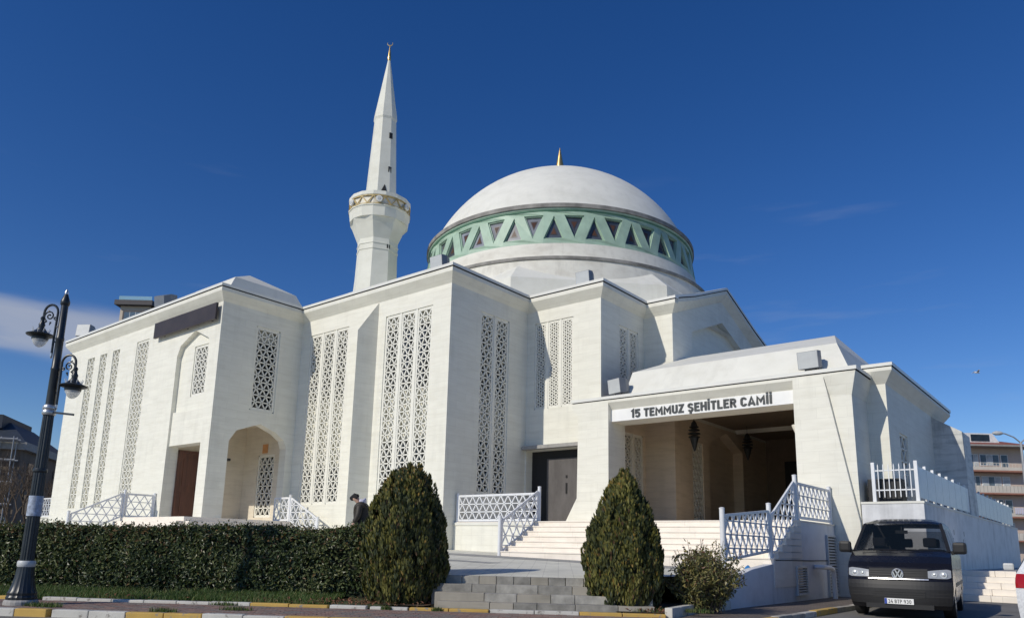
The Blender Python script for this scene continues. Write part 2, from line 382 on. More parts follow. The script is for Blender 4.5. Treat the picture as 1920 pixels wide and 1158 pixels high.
        return o
def wloc(o):
    l = Vector(o.location)
    while o.parent is not None: o = o.parent; l = l+Vector(o.location)
    return l
def tag(o, label=None, cat=None, group=None, kind=None):
    if label: o['label'] = label
    if cat: o['category'] = cat
    if group: o['group'] = group
    if kind: o['kind'] = kind
    return o
def thing(name, loc, label, cat, group=None, rz=0.0):
    o = bpy.data.objects.new(name, None); col.objects.link(o); o.location = loc; o.rotation_euler = (0, 0, rz)
    o.empty_display_size = 0.2
    return tag(o, label, cat, group)
def inst(name, me, parent=None, loc=(0, 0, 0), rot=(0, 0, 0), scale=(1, 1, 1)):
    o = bpy.data.objects.new(name, me); col.objects.link(o)
    o.parent = parent; o.location = loc; o.rotation_euler = rot; o.scale = scale
    return o
US = Vector((math.cos(SA), math.sin(SA), 0)); NS = Vector((-math.sin(SA), math.cos(SA), 0))
def T(t, s, z=0.0): p = US*t+NS*s; return Vector((p.x, p.y, z))
def T2(t, s): p = T(t, s); return (p.x, p.y)
def terr_z(x, y): return 0.67+((-math.sin(SA)*x+math.cos(SA)*y)-14.5)*0.0355

# wall frames: fr(u, z, d) -> 3D, d = depth into the building
def frameA(Y): return lambda u, z, d=0.0: Vector((u, Y+d, z))      # faces -Y
def frameB(X): return lambda u, z, d=0.0: Vector((X-d, u, z))      # faces +X
def rect(u0, u1, z0, z1): return [(u0, z0), (u1, z0), (u1, z1), (u0, z1)]
def wallmesh(mb, fr, outline, holes, reveal=0.3, mi=0):
    mb.tess([outline]+holes, lambda u, z: fr(u, z, 0), mi)
    for h in holes:
        n = len(h)
        for i in range(n):
            a = h[i]; b = h[(i+1) % n]
            mb.quad(fr(*a, 0), fr(*b, 0), fr(*b, reveal), fr(*a, reveal), mi)
def clipseg(p, q, poly):                                          # segment against convex CCW polygon
    t0, t1 = 0.0, 1.0; dx, dy = q[0]-p[0], q[1]-p[1]
    n = len(poly)
    for i in range(n):
        a = poly[i]; b = poly[(i+1) % n]; ex, ey = b[0]-a[0], b[1]-a[1]
        nx, ny = -ey, ex
        num = nx*(p[0]-a[0])+ny*(p[1]-a[1]); den = nx*dx+ny*dy
        if abs(den) < 1e-9:
            if num < 0: return None
        else:
            t = -num/den
            if den > 0: t0 = max(t0, t)
            else: t1 = min(t1, t)
    if t1-t0 < 1e-4: return None
    return (p[0]+dx*t0, p[1]+dy*t0), (p[0]+dx*t1, p[1]+dy*t1)
def trigrid(u0, u1, z0, z1, s, h, zshift=0.0, ushift=0.0):
    segs = []; nr = int(math.ceil((z1-z0)/h))+1
    k0 = int(math.floor(-2)); k1 = int(math.ceil((u1-u0)/s))+2
    for r in range(-1, nr+1):
        za = z1-zshift-r*h; zb = za-h; oa = 0.0 if r % 2 == 0 else s/2; ob = s/2-oa
        segs.append(((u0-1, za), (u1+1, za)))
        for k in range(k0, k1+1):
            ua = u0+ushift+k*s+oa
            for sg in (-1, 1): segs.append(((ua, za), (ua+sg*s/2, zb)))
    return segs
def lattice(name, fr, poly, s, h, parent, mat, w=0.05, t=0.07, d=0.08, frame=0.07, ref=None, nrm=None, ushift=0.0):
    mb = MB()
    us = [p[0] for p in poly]; zs = [p[1] for p in poly]
    n3 = (fr(0, 0, 1)-fr(0, 0, 0)).normalized()
    u0, u1, z0, z1 = ref or (min(us), max(us), min(zs), max(zs))
    for sg in trigrid(u0, u1, min(zs), z1, s, h, ushift=ushift):
        c = clipseg(*sg, poly)
        if c: mb.bar(fr(*c[0], d+0.002*(sg[0][1] == sg[1][1])), fr(*c[1], d+0.002*(sg[0][1] == sg[1][1])), w, t, n3)
    if frame:
        n = len(poly)
        for i in range(n):
            a = poly[i]; b = poly[(i+1) % n]
            mb.bar(fr(*a, d+0.003), fr(*b, d+0.003), frame, t+0.012+0.004*(i % 2), n3)
    return mb.build(name, mat, parent)
def offset_path(path, off):
    pts = [Vector((x, y)) for x, y in path]; out = []
    for i, p in enumerate(pts):
        d0 = (p-pts[i-1]).normalized() if i > 0 else None
        d1 = (pts[i+1]-p).normalized() if i < len(pts)-1 else None
        n0 = Vector((d0.y, -d0.x)) if d0 else None; n1 = Vector((d1.y, -d1.x)) if d1 else None
        if n0 is None: q = p+n1*off
        elif n1 is None: q = p+n0*off
        else:
            b = (n0+n1); q = p+b*(off/(1+n0.dot(n1)))
        out.append((q.x, q.y))
    return out
def sweep(mb, path, prof, mi=0):                                  # prof: (outward offset, z); outward = right of travel
    rows = [[(x, y, z) for x, y in offset_path(path, o)] for o, z in prof]
    for a, b in zip(rows[:-1], rows[1:]):
        for i in range(len(path)-1): mb.quad(a[i], a[i+1], b[i+1], b[i], mi)
def struct(mb, name, mat, parent=None, **k):
    o = mb.build(name, mat, parent, **k); o['kind'] = 'structure'; return o
# PART 1 END

# ================================================================== SETTING
mb = MB(); mb.quad((-1500, -1500, -0.06), (1500, -1500, -0.06), (1500, 1500, -0.06), (-1500, 1500, -0.06)); struct(mb, 'ground', 'ground')
mb = MB(); mb.quad((-70, -40, 0), (40, -40, 0), (40, 70, 0), (-70, 70, 0)); struct(mb, 'road', 'asphalt')
# pavement slab: along the street, round the corner, up the side of the mosque
corner = [T2(0.9, 11.65)]
cpt = Vector(T2(2.05, 11.65)); A_ = Vector(T2(0.9, 11.65)); B_ = Vector((-5.15, 12.3))
corner = [tuple((1-k)**2*A_+2*k*(1-k)*cpt+k*k*B_) for k in [i/8 for i in range(9)]]
pave = [T2(-40, 11.65)]+corner+[(-5.15, 22.5), (-6.5, 22.5), (-6.5, 15.0), T2(2.0, 13.45), T2(-40, 13.45)]
mb = MB(); mb.prism(pave, -0.05, 0.088); side = struct(mb, 'sidewalk', 'sidewalkbed')
# single paving bricks on the strip in view; the nearest as pieces, the rest in one mesh
bricks = []
row = 0; s = 11.675
while s < 13.42:
    t = -10.6+(0.1 if row % 2 else 0.0)
    while t < 2.0:
        d = (T(t, s)).dot(Vector((fw.x, fw.y, 0)).normalized())
        tn = (t+10.0)/11.0
        bricks.append((t, s)); t += 0.205
    s += 0.105; row += 1
bb = MB(); bb.box(-0.0975, 0.0975, -0.0475, 0.0475, -0.03, 0.0)
bmeshes = [bb.build('brick', 'brick%d' % i, data_only=True, bevel=0.005) for i in range(5)]
def vis(t, s):
    p = T(t, s, 0.1); c = M.inverted() @ p
    x = 960+1402.36*c.x/-c.z; y = 739.6-1402.36*c.y/-c.z
    return x, y
inview = [(b, vis(*b)) for b in bricks]
near = sorted([b for b, (x, y) in inview if -10 < x < 1300 and y < 1163], key=lambda b: -vis(*b)[1])[:300]
nset = set(near)
ang = SA
for (t, s) in near:
    p = T(t, s, 0.0955+random.uniform(-0.003, 0.003)); wp = p
    k = 3 if (int((t+20)/2.3) % 3 == 1 and random.random() < .7) else random.choice((0, 1, 4, 0, 2))
    inst('brick', bmeshes[k], side, p, (random.uniform(-.015, .015), random.uniform(-.01, .01), ang+random.uniform(-.01, .01)))
mb = MB()
for (t, s), (x, y) in inview:
    if (t, s) in nset: continue
    k = random.choice((0, 1, 4, 2, 3))
    mb.obox(T(t, s, 0.08), US*0.0975, NS*0.0475, (0, 0, 0.0155+random.uniform(-.002, .002)), k)
o = mb.build('paving_bricks', ['brick%d' % i for i in range(5)], side); o['kind'] = 'stuff'
# kerbs
def kerb_run(root, runs, s, z0, z1, wd):
    for t0, t1, m in runs:
        n = max(1, round((t1-t0)/0.68)); L = (t1-t0)/n
        for i in range(n):
            mb = MB(); c = T(t0+(i+.5)*L, s, (z0+z1)/2+random.uniform(-.006, .006))
            yaw = random.uniform(-.006, .006); u2 = US+NS*yaw; n2 = NS-US*yaw
            mb.obox(c, u2*(L/2-0.006), n2*wd/2, (random.uniform(-.004, .004), 0, (z1-z0)/2))
            mb.build('kerb_stone', m, root, bevel=0.014)
Yk, Wk, Gk = 'kerbyellow', 'kerbwhite', 'kerbgrey'
fk = thing('kerb', T(-5, 11.57, 0), 'front kerb of chipped yellow and white stones at the road edge', 'kerb')
kerb_run(fk, [(-12.4, -11, Wk), (-11, -9.6, Wk), (-9.6, -8.38, Wk), (-8.38, -7.86, Yk), (-7.78, -6.6, Wk), (-6.6, -5.4, Yk), (-5.4, -4.12, Wk), (-4.12, -2.76, Yk), (-2.76, -1.4, Wk), (-1.4, -.04, Yk), (-.04, 1.0, Wk)], 11.57, -0.05, 0.115, 0.15)
ik = thing('kerb', T(-5, 13.5, 0), 'inner yellow and white kerb edging the lawn and grey steps', 'kerb')
kerb_run(ik, [(-14.2, -12.8, Wk), (-12.8, -11.4, Wk), (-11.4, -9.5, Yk), (-9.3, -8.0, Wk), (-8.0, -6.2, Wk), (-6.2, -5.45, Wk), (-5.45, -4.05, Yk), (-4.02, -3.36, Wk), (-3.3, -2.62, Wk), (-2.6, -1.2, Yk), (-1.18, 0.37, Wk), (0.37, 1.85, Yk)], 13.5, 0.0, 0.145, 0.14)
sk = thing('kerb', (-5.08, 17, 0), 'side kerb with faded yellow paint beside the parked van', 'kerb')
y = 12.4; i = 0
while y < 22.4:
    mb = MB(); mb.box(-5.16, -5.0, y+.006, y+.69, -0.05, 0.105+random.uniform(-.006, .006)); mb.build('kerb_stone', [Yk, Yk, Gk, Gk, Wk][i % 5], sk, bevel=0.014); y += 0.7; i += 1
# terrace in front of the mosque
tp = [T2(-45, 16.2), T2(-3.35, 16.2), T2(-3.35, 14.55), T2(1.4, 14.55), T2(1.4, 15.4), (-6.62, 15.02), (-6.62, 19.6), (-18.4, 23.4), (-27, 40), T2(-45, 40)]
def terr(mbx, poly, dz=0.0):
    mbx.tess([poly], lambda x, yy: (x, yy, terr_z(x, yy)+dz))
mb = MB(); terr(mb, tp)
struct(mb, 'terrace', 'terrace')
mb = MB()
band = [(-18.4, 15.9), (-6.63, 15.9), (-6.63, 17.5), (-18.4, 17.5)]
terr(mb, [(-18.4, 16.55), (-6.63, 16.55), (-6.63, 17.52), (-18.4, 17.52)], 0.004)
terr(mb, [(-18.4, 14.2), (-12.2, 14.2), (-12.2, 14.7), (-18.4, 14.7)], 0.004)
struct(mb, 'terrace_border', 'terraceband')
mb = MB(); poly = [T2(-45, 13.55), T2(-3.2, 13.55), T2(-3.2, 16.3), T2(-45, 16.3)]
mb.tess([poly], lambda x, yy: (x, yy, 0.10+max(0, min(1, ((-math.sin(SA)*x+math.cos(SA)*yy)-13.55)/1.6))*0.10)); struct(mb, 'lawn', 'lawnsoil')
mb = MB(); poly = [T2(-3.2, 13.9), T2(-2.4, 13.75), T2(-2.0, 15.4), T2(-3.2, 16.3)]; mb.tess([poly], lambda x, yy: (x, yy, 0.15)); struct(mb, 'planting_bed', 'soil')
mb = MB(); poly = [T2(1.0, 13.58), T2(2.0, 13.58), (-6.62, 14.95), (-6.62, 16.2), T2(1.3, 16)]; mb.tess([poly], lambda x, yy: (x, yy, 0.16)); struct(mb, 'planting_bed', 'soil')
# grey street steps, stone by stone
gs = thing('street_steps', T(-1, 14, 0.1), 'grey stone steps rising from the pavement between the two conifers', 'steps')
zs0 = 0.09
for i in range(4):
    z1 = 0.1+0.1425*(i+1)+0.0; s0 = 13.72+0.26*i; t = -2.15-.1*i
    while t < 1.62:
        L = random.uniform(.30, .34) if i == 3 else random.choice((.45, .6, .75, .9))*random.uniform(.9, 1.05)
        L = min(L, 1.7-t)
        mb = MB(); mb.obox(T(t+L/2, s0+0.2+random.uniform(-.004, .004), (z1+zs0)/2-0.03), US*(L/2-.005), NS*0.2, (0, 0, (z1-zs0)/2+.03+random.uniform(-.004, .003)))
        m = simple('step_stone_tone', (lambda k: (0.34*k, 0.335*k, 0.31*k))(random.choice((.62, .8, .95, 1.0, 1.08, .72))), .85, var=.25, scale=6, bmp=.3) if False else random.choice(('basalt', 'basalt', 'stepA', 'stepB'))
        if m not in MAT:
            k = {'stepA': 0.25, 'stepB': 0.35}[m]; MAT[m] = simple('grey_stone_'+('dark' if m == 'stepA' else 'pale'), (k, k*.96, k*.86), .85, var=.3, scale=5, bmp=.3)
        mb.build('step_stone', m, gs, bevel=0.008); t += L
    if i == 0: pass
t = -2.1
while t < 1.7:
    mb = MB(); mb.obox(T(t+.1, 13.645, 0.075), US*.094, NS*.065, (0, 0, 0.06)); mb.build('step_stone', 'basalt', gs, bevel=0.006); t += 0.2

# ================================================================== MOSQUE
Y1, Y2, Y3, Y4 = 15.03, 18.88, 23.46, 26.81
X0, X1, X2, X3, X4 = -42.4, -27.5, -18.41, -14.84, -13.53
FL = 2.05
ZW = 10.75
mosque = thing('mosque', (-22.85, 31.8, 0), 'large white stone mosque with a central dome and green window band', 'mosque')
def windows(wall, fr, wins):
    for (u0, u1, z0, z1, npan, cols, frm, sp) in wins:
        gap = 0.055; pw = (u1-u0-gap*(npan-1))/npan
        for k in range(npan):
            a = u0+k*(pw+gap); b = a+pw; f2 = frm
            inner = pw-2*f2; sg = inner/cols; h = sg*0.866
            nr = max(1, round((z1-z0-2*f2)/h)); h = (z1-z0-2*f2)/nr
            poly = rect(a+f2*.5, b-f2*.5, z0+f2*.5, z1-f2*.5) if f2 else rect(a, b, z0, z1)
            lattice('lattice_screen', fr, poly, sg, h, wall, 'lattice', w=0.048, t=0.06, d=0.07, frame=f2 if f2 else 0.03, ref=(a+f2, b-f2, z0+f2, z1-f2))
        for k in range(1, npan):
            c = u0+k*(pw+gap)-gap/2
            mb = MB(); p = fr(c-gap*.9, z0, 0.015); q = fr(c+gap*.9, z1, 0.16)
            mb.box(min(p.x, q.x), max(p.x, q.x), min(p.y, q.y), max(p.y, q.y), z0, z1); mb.build('mullion', 'lattice', wall)
        mb = MB(); mb.quad(fr(u0, z0, .40), fr(u1, z0, .40), fr(u1, z1, .40), fr(u0, z1, .40)); mb.build('window_pane', 'glass', wall)
        for za, zb in sp:
            mb = MB(); mb.quad(fr(u0, za, .27), fr(u1, za, .27), fr(u1, zb, .27), fr(u0, zb, .27)); mb.quad(fr(u0, zb, .27), fr(u1, zb, .27), fr(u1, zb, .4), fr(u0, zb, .4))
            mb.build('spandrel', 'stone', wall)
def mkwall(fr, outline, wins, holes=(), reveal=0.42, mat='stone', label=None):
    mb = MB(); hs = [rect(u0, u1, z0, z1) for (u0, u1, z0, z1, *_r) in wins]
    wallmesh(mb, fr, outline, hs+list(holes), reveal)
    o = mb.build('wall', mat, mosque)
    if label: o['label'] = label
    windows(o, fr, wins); return o
SP = [(5.1, 7.0), (9.55, 10.2)]
SPF = [(2.6, 10.17)]
fA1, fB1, fA2, fB2, fA3, fB3, fA4, fB4 = frameA(Y1), frameB(X1), frameA(Y2), frameB(X2), frameA(Y3), frameB(X3), frameA(Y4), frameB(X4)
# A1 - long left wing
NL, NR_, NC = -30.87, -28.15, -29.51
niche_out = [(NL, FL), (NR_, FL), (NR_, 8.9), (NR_-.22, 9.35), (NC, 9.85), (NL+.22, 9.35), (NL, 8.9)]
wA1 = mkwall(fA1, rect(X0, X1, 0, ZW), [(-40.2, -39.4, 2.6, 10.12, 1, 2, 0.0, SPF), (-38.75, -38.0, 2.6, 10.12, 1, 2, 0.0, SPF), (-37.33, -36.6, 2.6, 10.12, 1, 2, 0.0, SPF), (-34.85, -33.65, 2.9, 10.17, 1, 3, 0.085, SPF)], [niche_out], 0.5, label='long sunlit wall of the left wing with tall narrow lattice windows')
# niche panels
fN = lambda u, z, d=0.0: fA1(u, z, d+0.20)
mb = MB(); nw = rect(-29.78, -28.67, 7.06, 9.22)
wallmesh(mb, fN, [(NL, 6.46), (NR_, 6.46), (NR_, 8.9), (NR_-.22, 9.35), (NC, 9.85), (NL+.22, 9.35), (NL, 8.9)], [nw], 0.3)
nich = mb.build('niche_panel', 'stone', mosque); windows(nich, fN, [(-29.78, -28.67, 7.06, 9.22, 1, 3, 0.09, [])])
fN2 = lambda u, z, d=0.0: fA1(u, z, d+0.09)
mb = MB(); wallmesh(mb, fN2, rect(NL, NR_, 5.05, 6.46), [])
mb.quad(fN2(NL, 6.46, 0), fN2(NR_, 6.46, 0), fN(NR_, 6.48, 0), fN(NL, 6.48, 0))
mb.quad(fN2(NL, 5.05, 0), fN2(NL, 5.05, .5), fN2(NR_, 5.05, .5), fN2(NR_, 5.05, 0)); mb.build('lintel', 'stone', mosque)
# B1 - end of left wing with arch
arch = [(15.86, FL), (18.52, FL), (18.52, 5.12), (18.38, 5.45), (17.98, 5.72), (17.2, 6.0), (16.15, 5.6), (15.86, 5.15)]
wB1 = mkwall(fB1, rect(Y1, Y2, 0, ZW), [(16.63, 17.78, 6.53, 10.1, 1, 3, 0.1, [(9.55, 10.2)])], [arch], 0.45, label='shaded end wall with a pointed arch opening')
# porch room behind the arch
mb = MB()
PX0, PX1, PY0, PY1 = NL, X1-.42, Y1+.5, 18.66
mb.quad((PX0, PY0, FL), (PX0, PY0, 6.3), (PX0, PY1, 6.3), (PX0, PY1, FL))
mb.tess([rect(PX0, X1-.02, FL, 6.3), rect(-29.75, -28.5, 2.25, 4.98)], lambda u, z: (u, PY1, z))
for a, b in (((-29.75, 2.25), (-28.5, 2.25)), ((-28.5, 2.25), (-28.5, 4.98)), ((-28.5, 4.98), (-29.75, 4.98)), ((-29.75, 4.98), (-29.75, 2.25))):
    mb.quad((a[0], PY1, a[1]), (b[0], PY1, b[1]), (b[0], PY1+.18, b[1]), (a[0], PY1+.18, a[1]))
mb.quad((PX0, PY0-.4, 6.28), (PX0, PY1, 6.28), (X1-.02, PY1, 6.28), (X1-.02, PY0-.4, 6.28))
mb.quad((NR_, PY0, FL), (X1-.45, PY0, FL), (X1-.45, PY0, 6.3), (NR_, PY0, 6.3)); mb.quad((NL, PY0, 5.05), (NR_, PY0, 5.05), (NR_, PY0, 6.3), (NL, PY0, 6.3))
mb.quad((X1-.45, 15.86, FL), (X1-.45, PY0, FL), (X1-.45, PY0, 6.3), (X1-.45, 15.86, 6.3))
porch = mb.build('porch_room', 'tanpale', mosque)
fP = lambda u, z, d=0.0: Vector((u, PY1+d, z)); windows(porch, fP, [(-29.75, -28.5, 2.25, 4.98, 1, 3, 0.09, [])])
mb = MB(); mb.box(-29.45, -29.05, PY1-.02, PY1-.004, 5.05, 5.45); mb.build('notice', 'notice', porch)
mb = MB(); mb.box(PX0+.003, PX0+.06, 15.62, 17.3, FL+.01, 4.86); d = mb.build('door', 'wood', mosque, bevel=.01); d['label'] = 'brown wooden entrance door'
for (a, b, za, zb) in ((15.55, 15.66, FL, 4.93), (17.26, 17.38, FL, 4.93), (15.55, 17.38, 4.84, 4.95)):
    mb = MB(); mb.box(PX0+.002, PX0+.1+.002*(za > 3), a, b, za, zb); mb.build('door_frame', 'wood', d)
for (a, b, za, zb) in ((15.8, 16.4, 2.3, 3.2), (15.8, 16.4, 3.45, 4.65), (16.55, 17.15, 2.3, 3.2), (16.55, 17.15, 3.45, 4.65)):
    mb = MB(); mb.box(PX0+.05, PX0+.075, a, b, za, zb); mb.build('door_panel', 'wood', d, bevel=.01)
mb = MB(); mb.tube([(PX0+.08, 16.45, 3.25), (PX0+.15, 16.45, 3.3), (PX0+.15, 16.45, 3.6), (PX0+.08, 16.45, 3.65)], .018); mb.build('handle', 'gold', d)
mb = MB(); mb.box(X1-.30, X1-.05, 15.88, 16.05, 4.35, 4.45); mb.tube([(X1-.18, 15.87, 4.5), (X1-.18, 16.0, 4.4)], .03); tag(mb.build('security_camera', 'plastic', None, bevel=.01), 'small black security camera on the jamb of the arch', 'camera')
# A2
wA2 = mkwall(fA2, rect(X1, X2, 0, ZW), [(-26.85, -24.25, 2.75, 10.08, 3, 2, 0.1, [(4.3, 7.2), (9.55, 10.2)]), (-21.97, -19.35, 2.75, 10.08, 3, 2, 0.1, SP)], label='tall sunlit wall with two triple lattice windows')
mb = MB()   # folded pilaster between the two windows
xr_, xw = -22.42, 0.22
a0, a1, r0 = (xr_, Y2), (xr_-2*xw-.35, Y2), (xr_-xw, 18.06)
for z0, z1 in ((0, 9.45),):
    mb.quad((a1[0], Y2, 0), (r0[0], r0[1], 0), (r0[0], r0[1], 9.45), (a1[0], Y2, 9.45+.3)); mb.quad((r0[0], r0[1], 0), (a0[0], Y2, 0), (a0[0], Y2, ZW), (r0[0], r0[1], 9.45))
    mb.tri((r0[0], r0[1], 9.45), (a0[0], Y2-.003, ZW), (a1[0], Y2-.003, 9.75))
mb.build('pilaster', 'stone', mosque)
# B2, A3, B3, A4
mkwall(fB2, rect(Y2, Y3, 0, ZW), [(20.55, 22.28, 3.1, 10.1, 2, 2, 0.1, SP)], label='shaded wall with a double lattice window')
mkwall(fA3, rect(X2, X3, 0, ZW), [(-18.02, -16.12, 6.64, 10.23, 3, 2, 0.09, [(9.7, 10.3)])], [rect(-18.36, -15.3, FL, 5.0)], label='recessed sunlit wall above the steel service door')
mkwall(fB3, rect(Y3, Y4, 6.58, ZW), [(24.8, 26.32, 6.9, 10.0, 2, 2, 0.1, [(9.5, 10.1)])])
mkwall(fB3, rect(Y3, Y4, 0, 6.58), [(25.1, 26.62, 2.7, 5.75, 2, 2, 0.1, [])], mat='tan')
mkwall(fA4, rect(X3, X4, 6.58, ZW), [])
mkwall(fA4, rect(X3, X4, 0, 6.58), [], mat='tan')
GP = 1.85; gy = 31.8
gz = lambda yy: max(0, 1-abs(yy-gy)/5.0)*GP
gh = [(28.6, 8.2), (35.0, 8.2), (35.0, 10.4), (gy, 11.6), (28.6, 10.4)]
nin = [(29.95, FL), (33.6, FL), (33.6, 5.75), (31.8, 6.45), (29.95, 5.75)]
wG = mkwall(fB4, [(Y4, 6.58), (36.79, 6.58), (36.79, ZW), (gy, ZW+GP), (Y4, ZW)], [], [gh], 0.32, label='gabled wall facing the side street')
mkwall(fB4, rect(Y4, 37.6, 0, 6.58), [(28.33, 29.36, 2.3, 5.67, 1, 3, 0.09, [])], [nin], 0.5, mat='tan')
mb = MB(); mb.tess([gh], lambda u, z: fB4(u, z, .3)); mb.build('recess_panel', 'stone', mosque)
mb = MB(); mb.tess([nin], lambda u, z: fB4(u, z, .48)); mb.build('recess_panel', 'tan', mosque)
# service door in A3
mb = MB(); fr = fA3
mb.quad(fr(-18.36, FL, .4), fr(-15.3, FL, .4), fr(-15.3, 5.0, .4), fr(-18.36, 5.0, .4)); sdoor = mb.build('service_door', 'steeldark', mosque); sdoor['label'] = 'dark steel service door with a grey leaf'
mb = MB(); mb.box(-17.55, -15.35, Y3+.3, Y3+.36, FL+.02, 4.68); lf = mb.build('door_leaf', 'steeldoor', sdoor, bevel=.01)
mb = MB(); mb.box(-16.62, -16.56, Y3+.26, Y3+.3, 3.3, 3.7); mb.box(-16.62, -16.56, Y3+.265, Y3+.3, 3.9, 4.0); mb.build('handle', 'steeldark', sdoor)
mb = MB(); mb.box(-18.9+.55, -15.2, Y3-.32, Y3+.02, 5.02, 5.16); mb.build('door_canopy', 'concrete', mosque, bevel=.01)
# rear walls
mb = MB(); rear = [(X4, 36.79), (X3, 36.79), (X3, 40.1), (X2, 40.1), (X2, 48), (X0, 48), (X0, Y1)]
sweep(mb, rear, [(0, 0), (0, ZW)]); mb.build('wall', 'stone', mosque)
# cornice and coping
path = [(X0, Y1), (X1, Y1), (X1, Y2), (X2, Y2), (X2, Y3), (X3, Y3), (X3, Y4), (X4, Y4), (X4, Y4+.004)]
PROF = [(0, ZW), (.27, 11.1), (.27, 11.25)]; LINE = [(.27, 11.25), (.235, 11.255), (.235, 11.29), (.29, 11.292)]; CAP = [(.30, 11.292), (.305, 11.40), (.0, 11.42), (-.35, 11.42), (-.35, 11.2)]
full = [(X0, 48), ]+path
fullrear = [(X4, 36.79), (X3, 36.79), (X3, 40.1), (X2, 40.1), (X2, 48), (X0, 48), (X0, Y1), (X1, Y1)]
mb = MB(); sweep(mb, full, PROF)
def gsweep(mbx, prof, mi=0):
    for (o1, z1), (o2, z2) in zip(prof[:-1], prof[1:]):
        ys = [Y4, 28.5, 30.2, gy, 33.4, 35.1, 36.79]
        def P(k, o, z):
            yy = ys[k]; e = -o if k == 0 else (o if k == len(ys)-1 else 0)
            return (X4+o, yy+e, z+gz(yy))
        for k in range(len(ys)-1): mbx.quad(P(k, o1, z1), P(k+1, o1, z1), P(k+1, o2, z2), P(k, o2, z2), mi)
gsweep(mb, PROF)
sweep(mb, [(X4, 36.79), (X3, 36.79), (X3, 40.1), (X2, 40.1), (X2, 48), (X0, 48), (X0, 47)], PROF)
mb.build('cornice', 'stone', mosque)
mb = MB(); sweep(mb, full, LINE); gsweep(mb, LINE); mb.build('drip_joint', 'dark', mosque)
mb = MB(); sweep(mb, full, CAP); gsweep(mb, CAP); sweep(mb, [(X4, 36.79), (X3, 36.79), (X3, 40.1), (X2, 40.1), (X2, 48), (X0, 48), (X0, 47)], LINE[-1:]+CAP); mb.build('coping', 'capmetal', mosque)
mb = MB(); deck = [(X0, 48), (X0, Y1), (X1, Y1), (X1, Y2), (X2, Y2), (X2, Y3), (X3, Y3), (X3, Y4), (X4, Y4), (X4, 36.79), (X3, 36.79), (X3, 40.1), (X2, 40.1), (X2, 48)]
mb.tess([deck], lambda x, yy: (x, yy, 11.22)); mb.build('roof_deck', 'render', mosque)
# pitched roof pieces
def frustum(mbx, b, tpr, z0, z1, apex=None, cap=True):
    B4 = [(b[0], b[2], z0), (b[1], b[2], z0), (b[1], b[3], z0), (b[0], b[3], z0)]; T4 = [(tpr[0], tpr[2], z1), (tpr[1], tpr[2], z1), (tpr[1], tpr[3], z1), (tpr[0], tpr[3], z1)]
    for i in range(4): mbx.quad(B4[i], B4[(i+1) % 4], T4[(i+1) % 4], T4[i])
    if apex:
        for i in range(4): mbx.tri(T4[i], T4[(i+1) % 4], apex)
    elif cap: mbx.quad(*T4)
mb = MB(); frustum(mb, (-32.2, -27.72, 15.25, 19.2), (-31.3, -28.05, 15.75, 18.75), 11.25, 12.12, (-29.5, 17.25, 12.95)); mb.build('hip_roof', 'render', mosque)
mb = MB(); frustum(mb, (-27.4, -18.75, 19.15, 27), (-26.2, -20.2, 20.2, 26), 11.25, 12.3); mb.build('hip_roof', 'render', mosque)
mb = MB(); frustum(mb, (-18.6, -15.2, 23.8, 29), (-17.8, -16.0, 24.6, 28), 11.25, 11.75); mb.build('hip_roof', 'render', mosque)
mb = MB()   # gable roof behind the side gable, running into the drum
for sgn in (-1, 1):
    ye = gy+sgn*5.0; q = [(X4-.1, ye, 11.25), (X4-.1, gy, 11.3+GP), (-19, gy, 11.3+GP), (-19, ye, 11.25)]
    mb.quad(*(q if sgn < 0 else q[::-1]))
mb.build('gable_roof', 'render', mosque)
# octagonal base, drum, dome
DX, DY = -22.85, 31.8
mb = MB(); oc = []
for k in range(8): a = R(-67.5+45*k); oc.append((DX+9.0*math.cos(a), DY+9.0*math.sin(a)))
zt = [12.75, 12.35]*4
for k in range(8):
    p, q = oc[k], oc[(k+1) % 8]; md = ((p[0]+q[0])/2, (p[1]+q[1])/2)
    mb.quad((*p, 11.0), (*q, 11.0), (*q, 12.62), (*p, 12.62))
    def inn(pt, r, z):
        v = Vector((pt[0]-DX, pt[1]-DY)).normalized(); return (DX+v.x*r, DY+v.y*r, z)
    mb.quad((*p, 12.62), (*q, 12.62), inn(q, 7.9, 13.55), inn(p, 7.9, 13.55))
mb.build('octagon_base', 'render', mosque)
mb = MB(); mb.lathe((DX, DY, 0), [(8.25, 12.3), (7.92, 13.76), (7.98, 13.78), (7.98, 13.88), (7.62, 13.96)], 96); drum = mb.build('drum', 'drumstain', mosque, smooth=True)
mb = MB(); mb.lathe((DX, DY, 0), [(7.99, 13.74), (8.0, 13.87), (7.7, 13.91)], 96); mb.build('ledge', 'stainring', drum, smooth=True)
mb = MB(); mb.lathe((DX, DY, 0), [(7.62, 13.95), (7.40, 14.72), (7.2, 14.74)], 96); mb.build('upper_drum', 'drumstain', drum, smooth=True)
zA, zB, rA, rB = 14.74, 16.42, 7.36, 7.12
def cone(a, z, d=0.0):
    r = rA+(rB-rA)*(z-zA)/(zB-zA)-d; return (DX+r*math.cos(a), DY+r*math.sin(a), z)
mb = MB(); NP = 24; st = 2*PI/NP
PANE = []
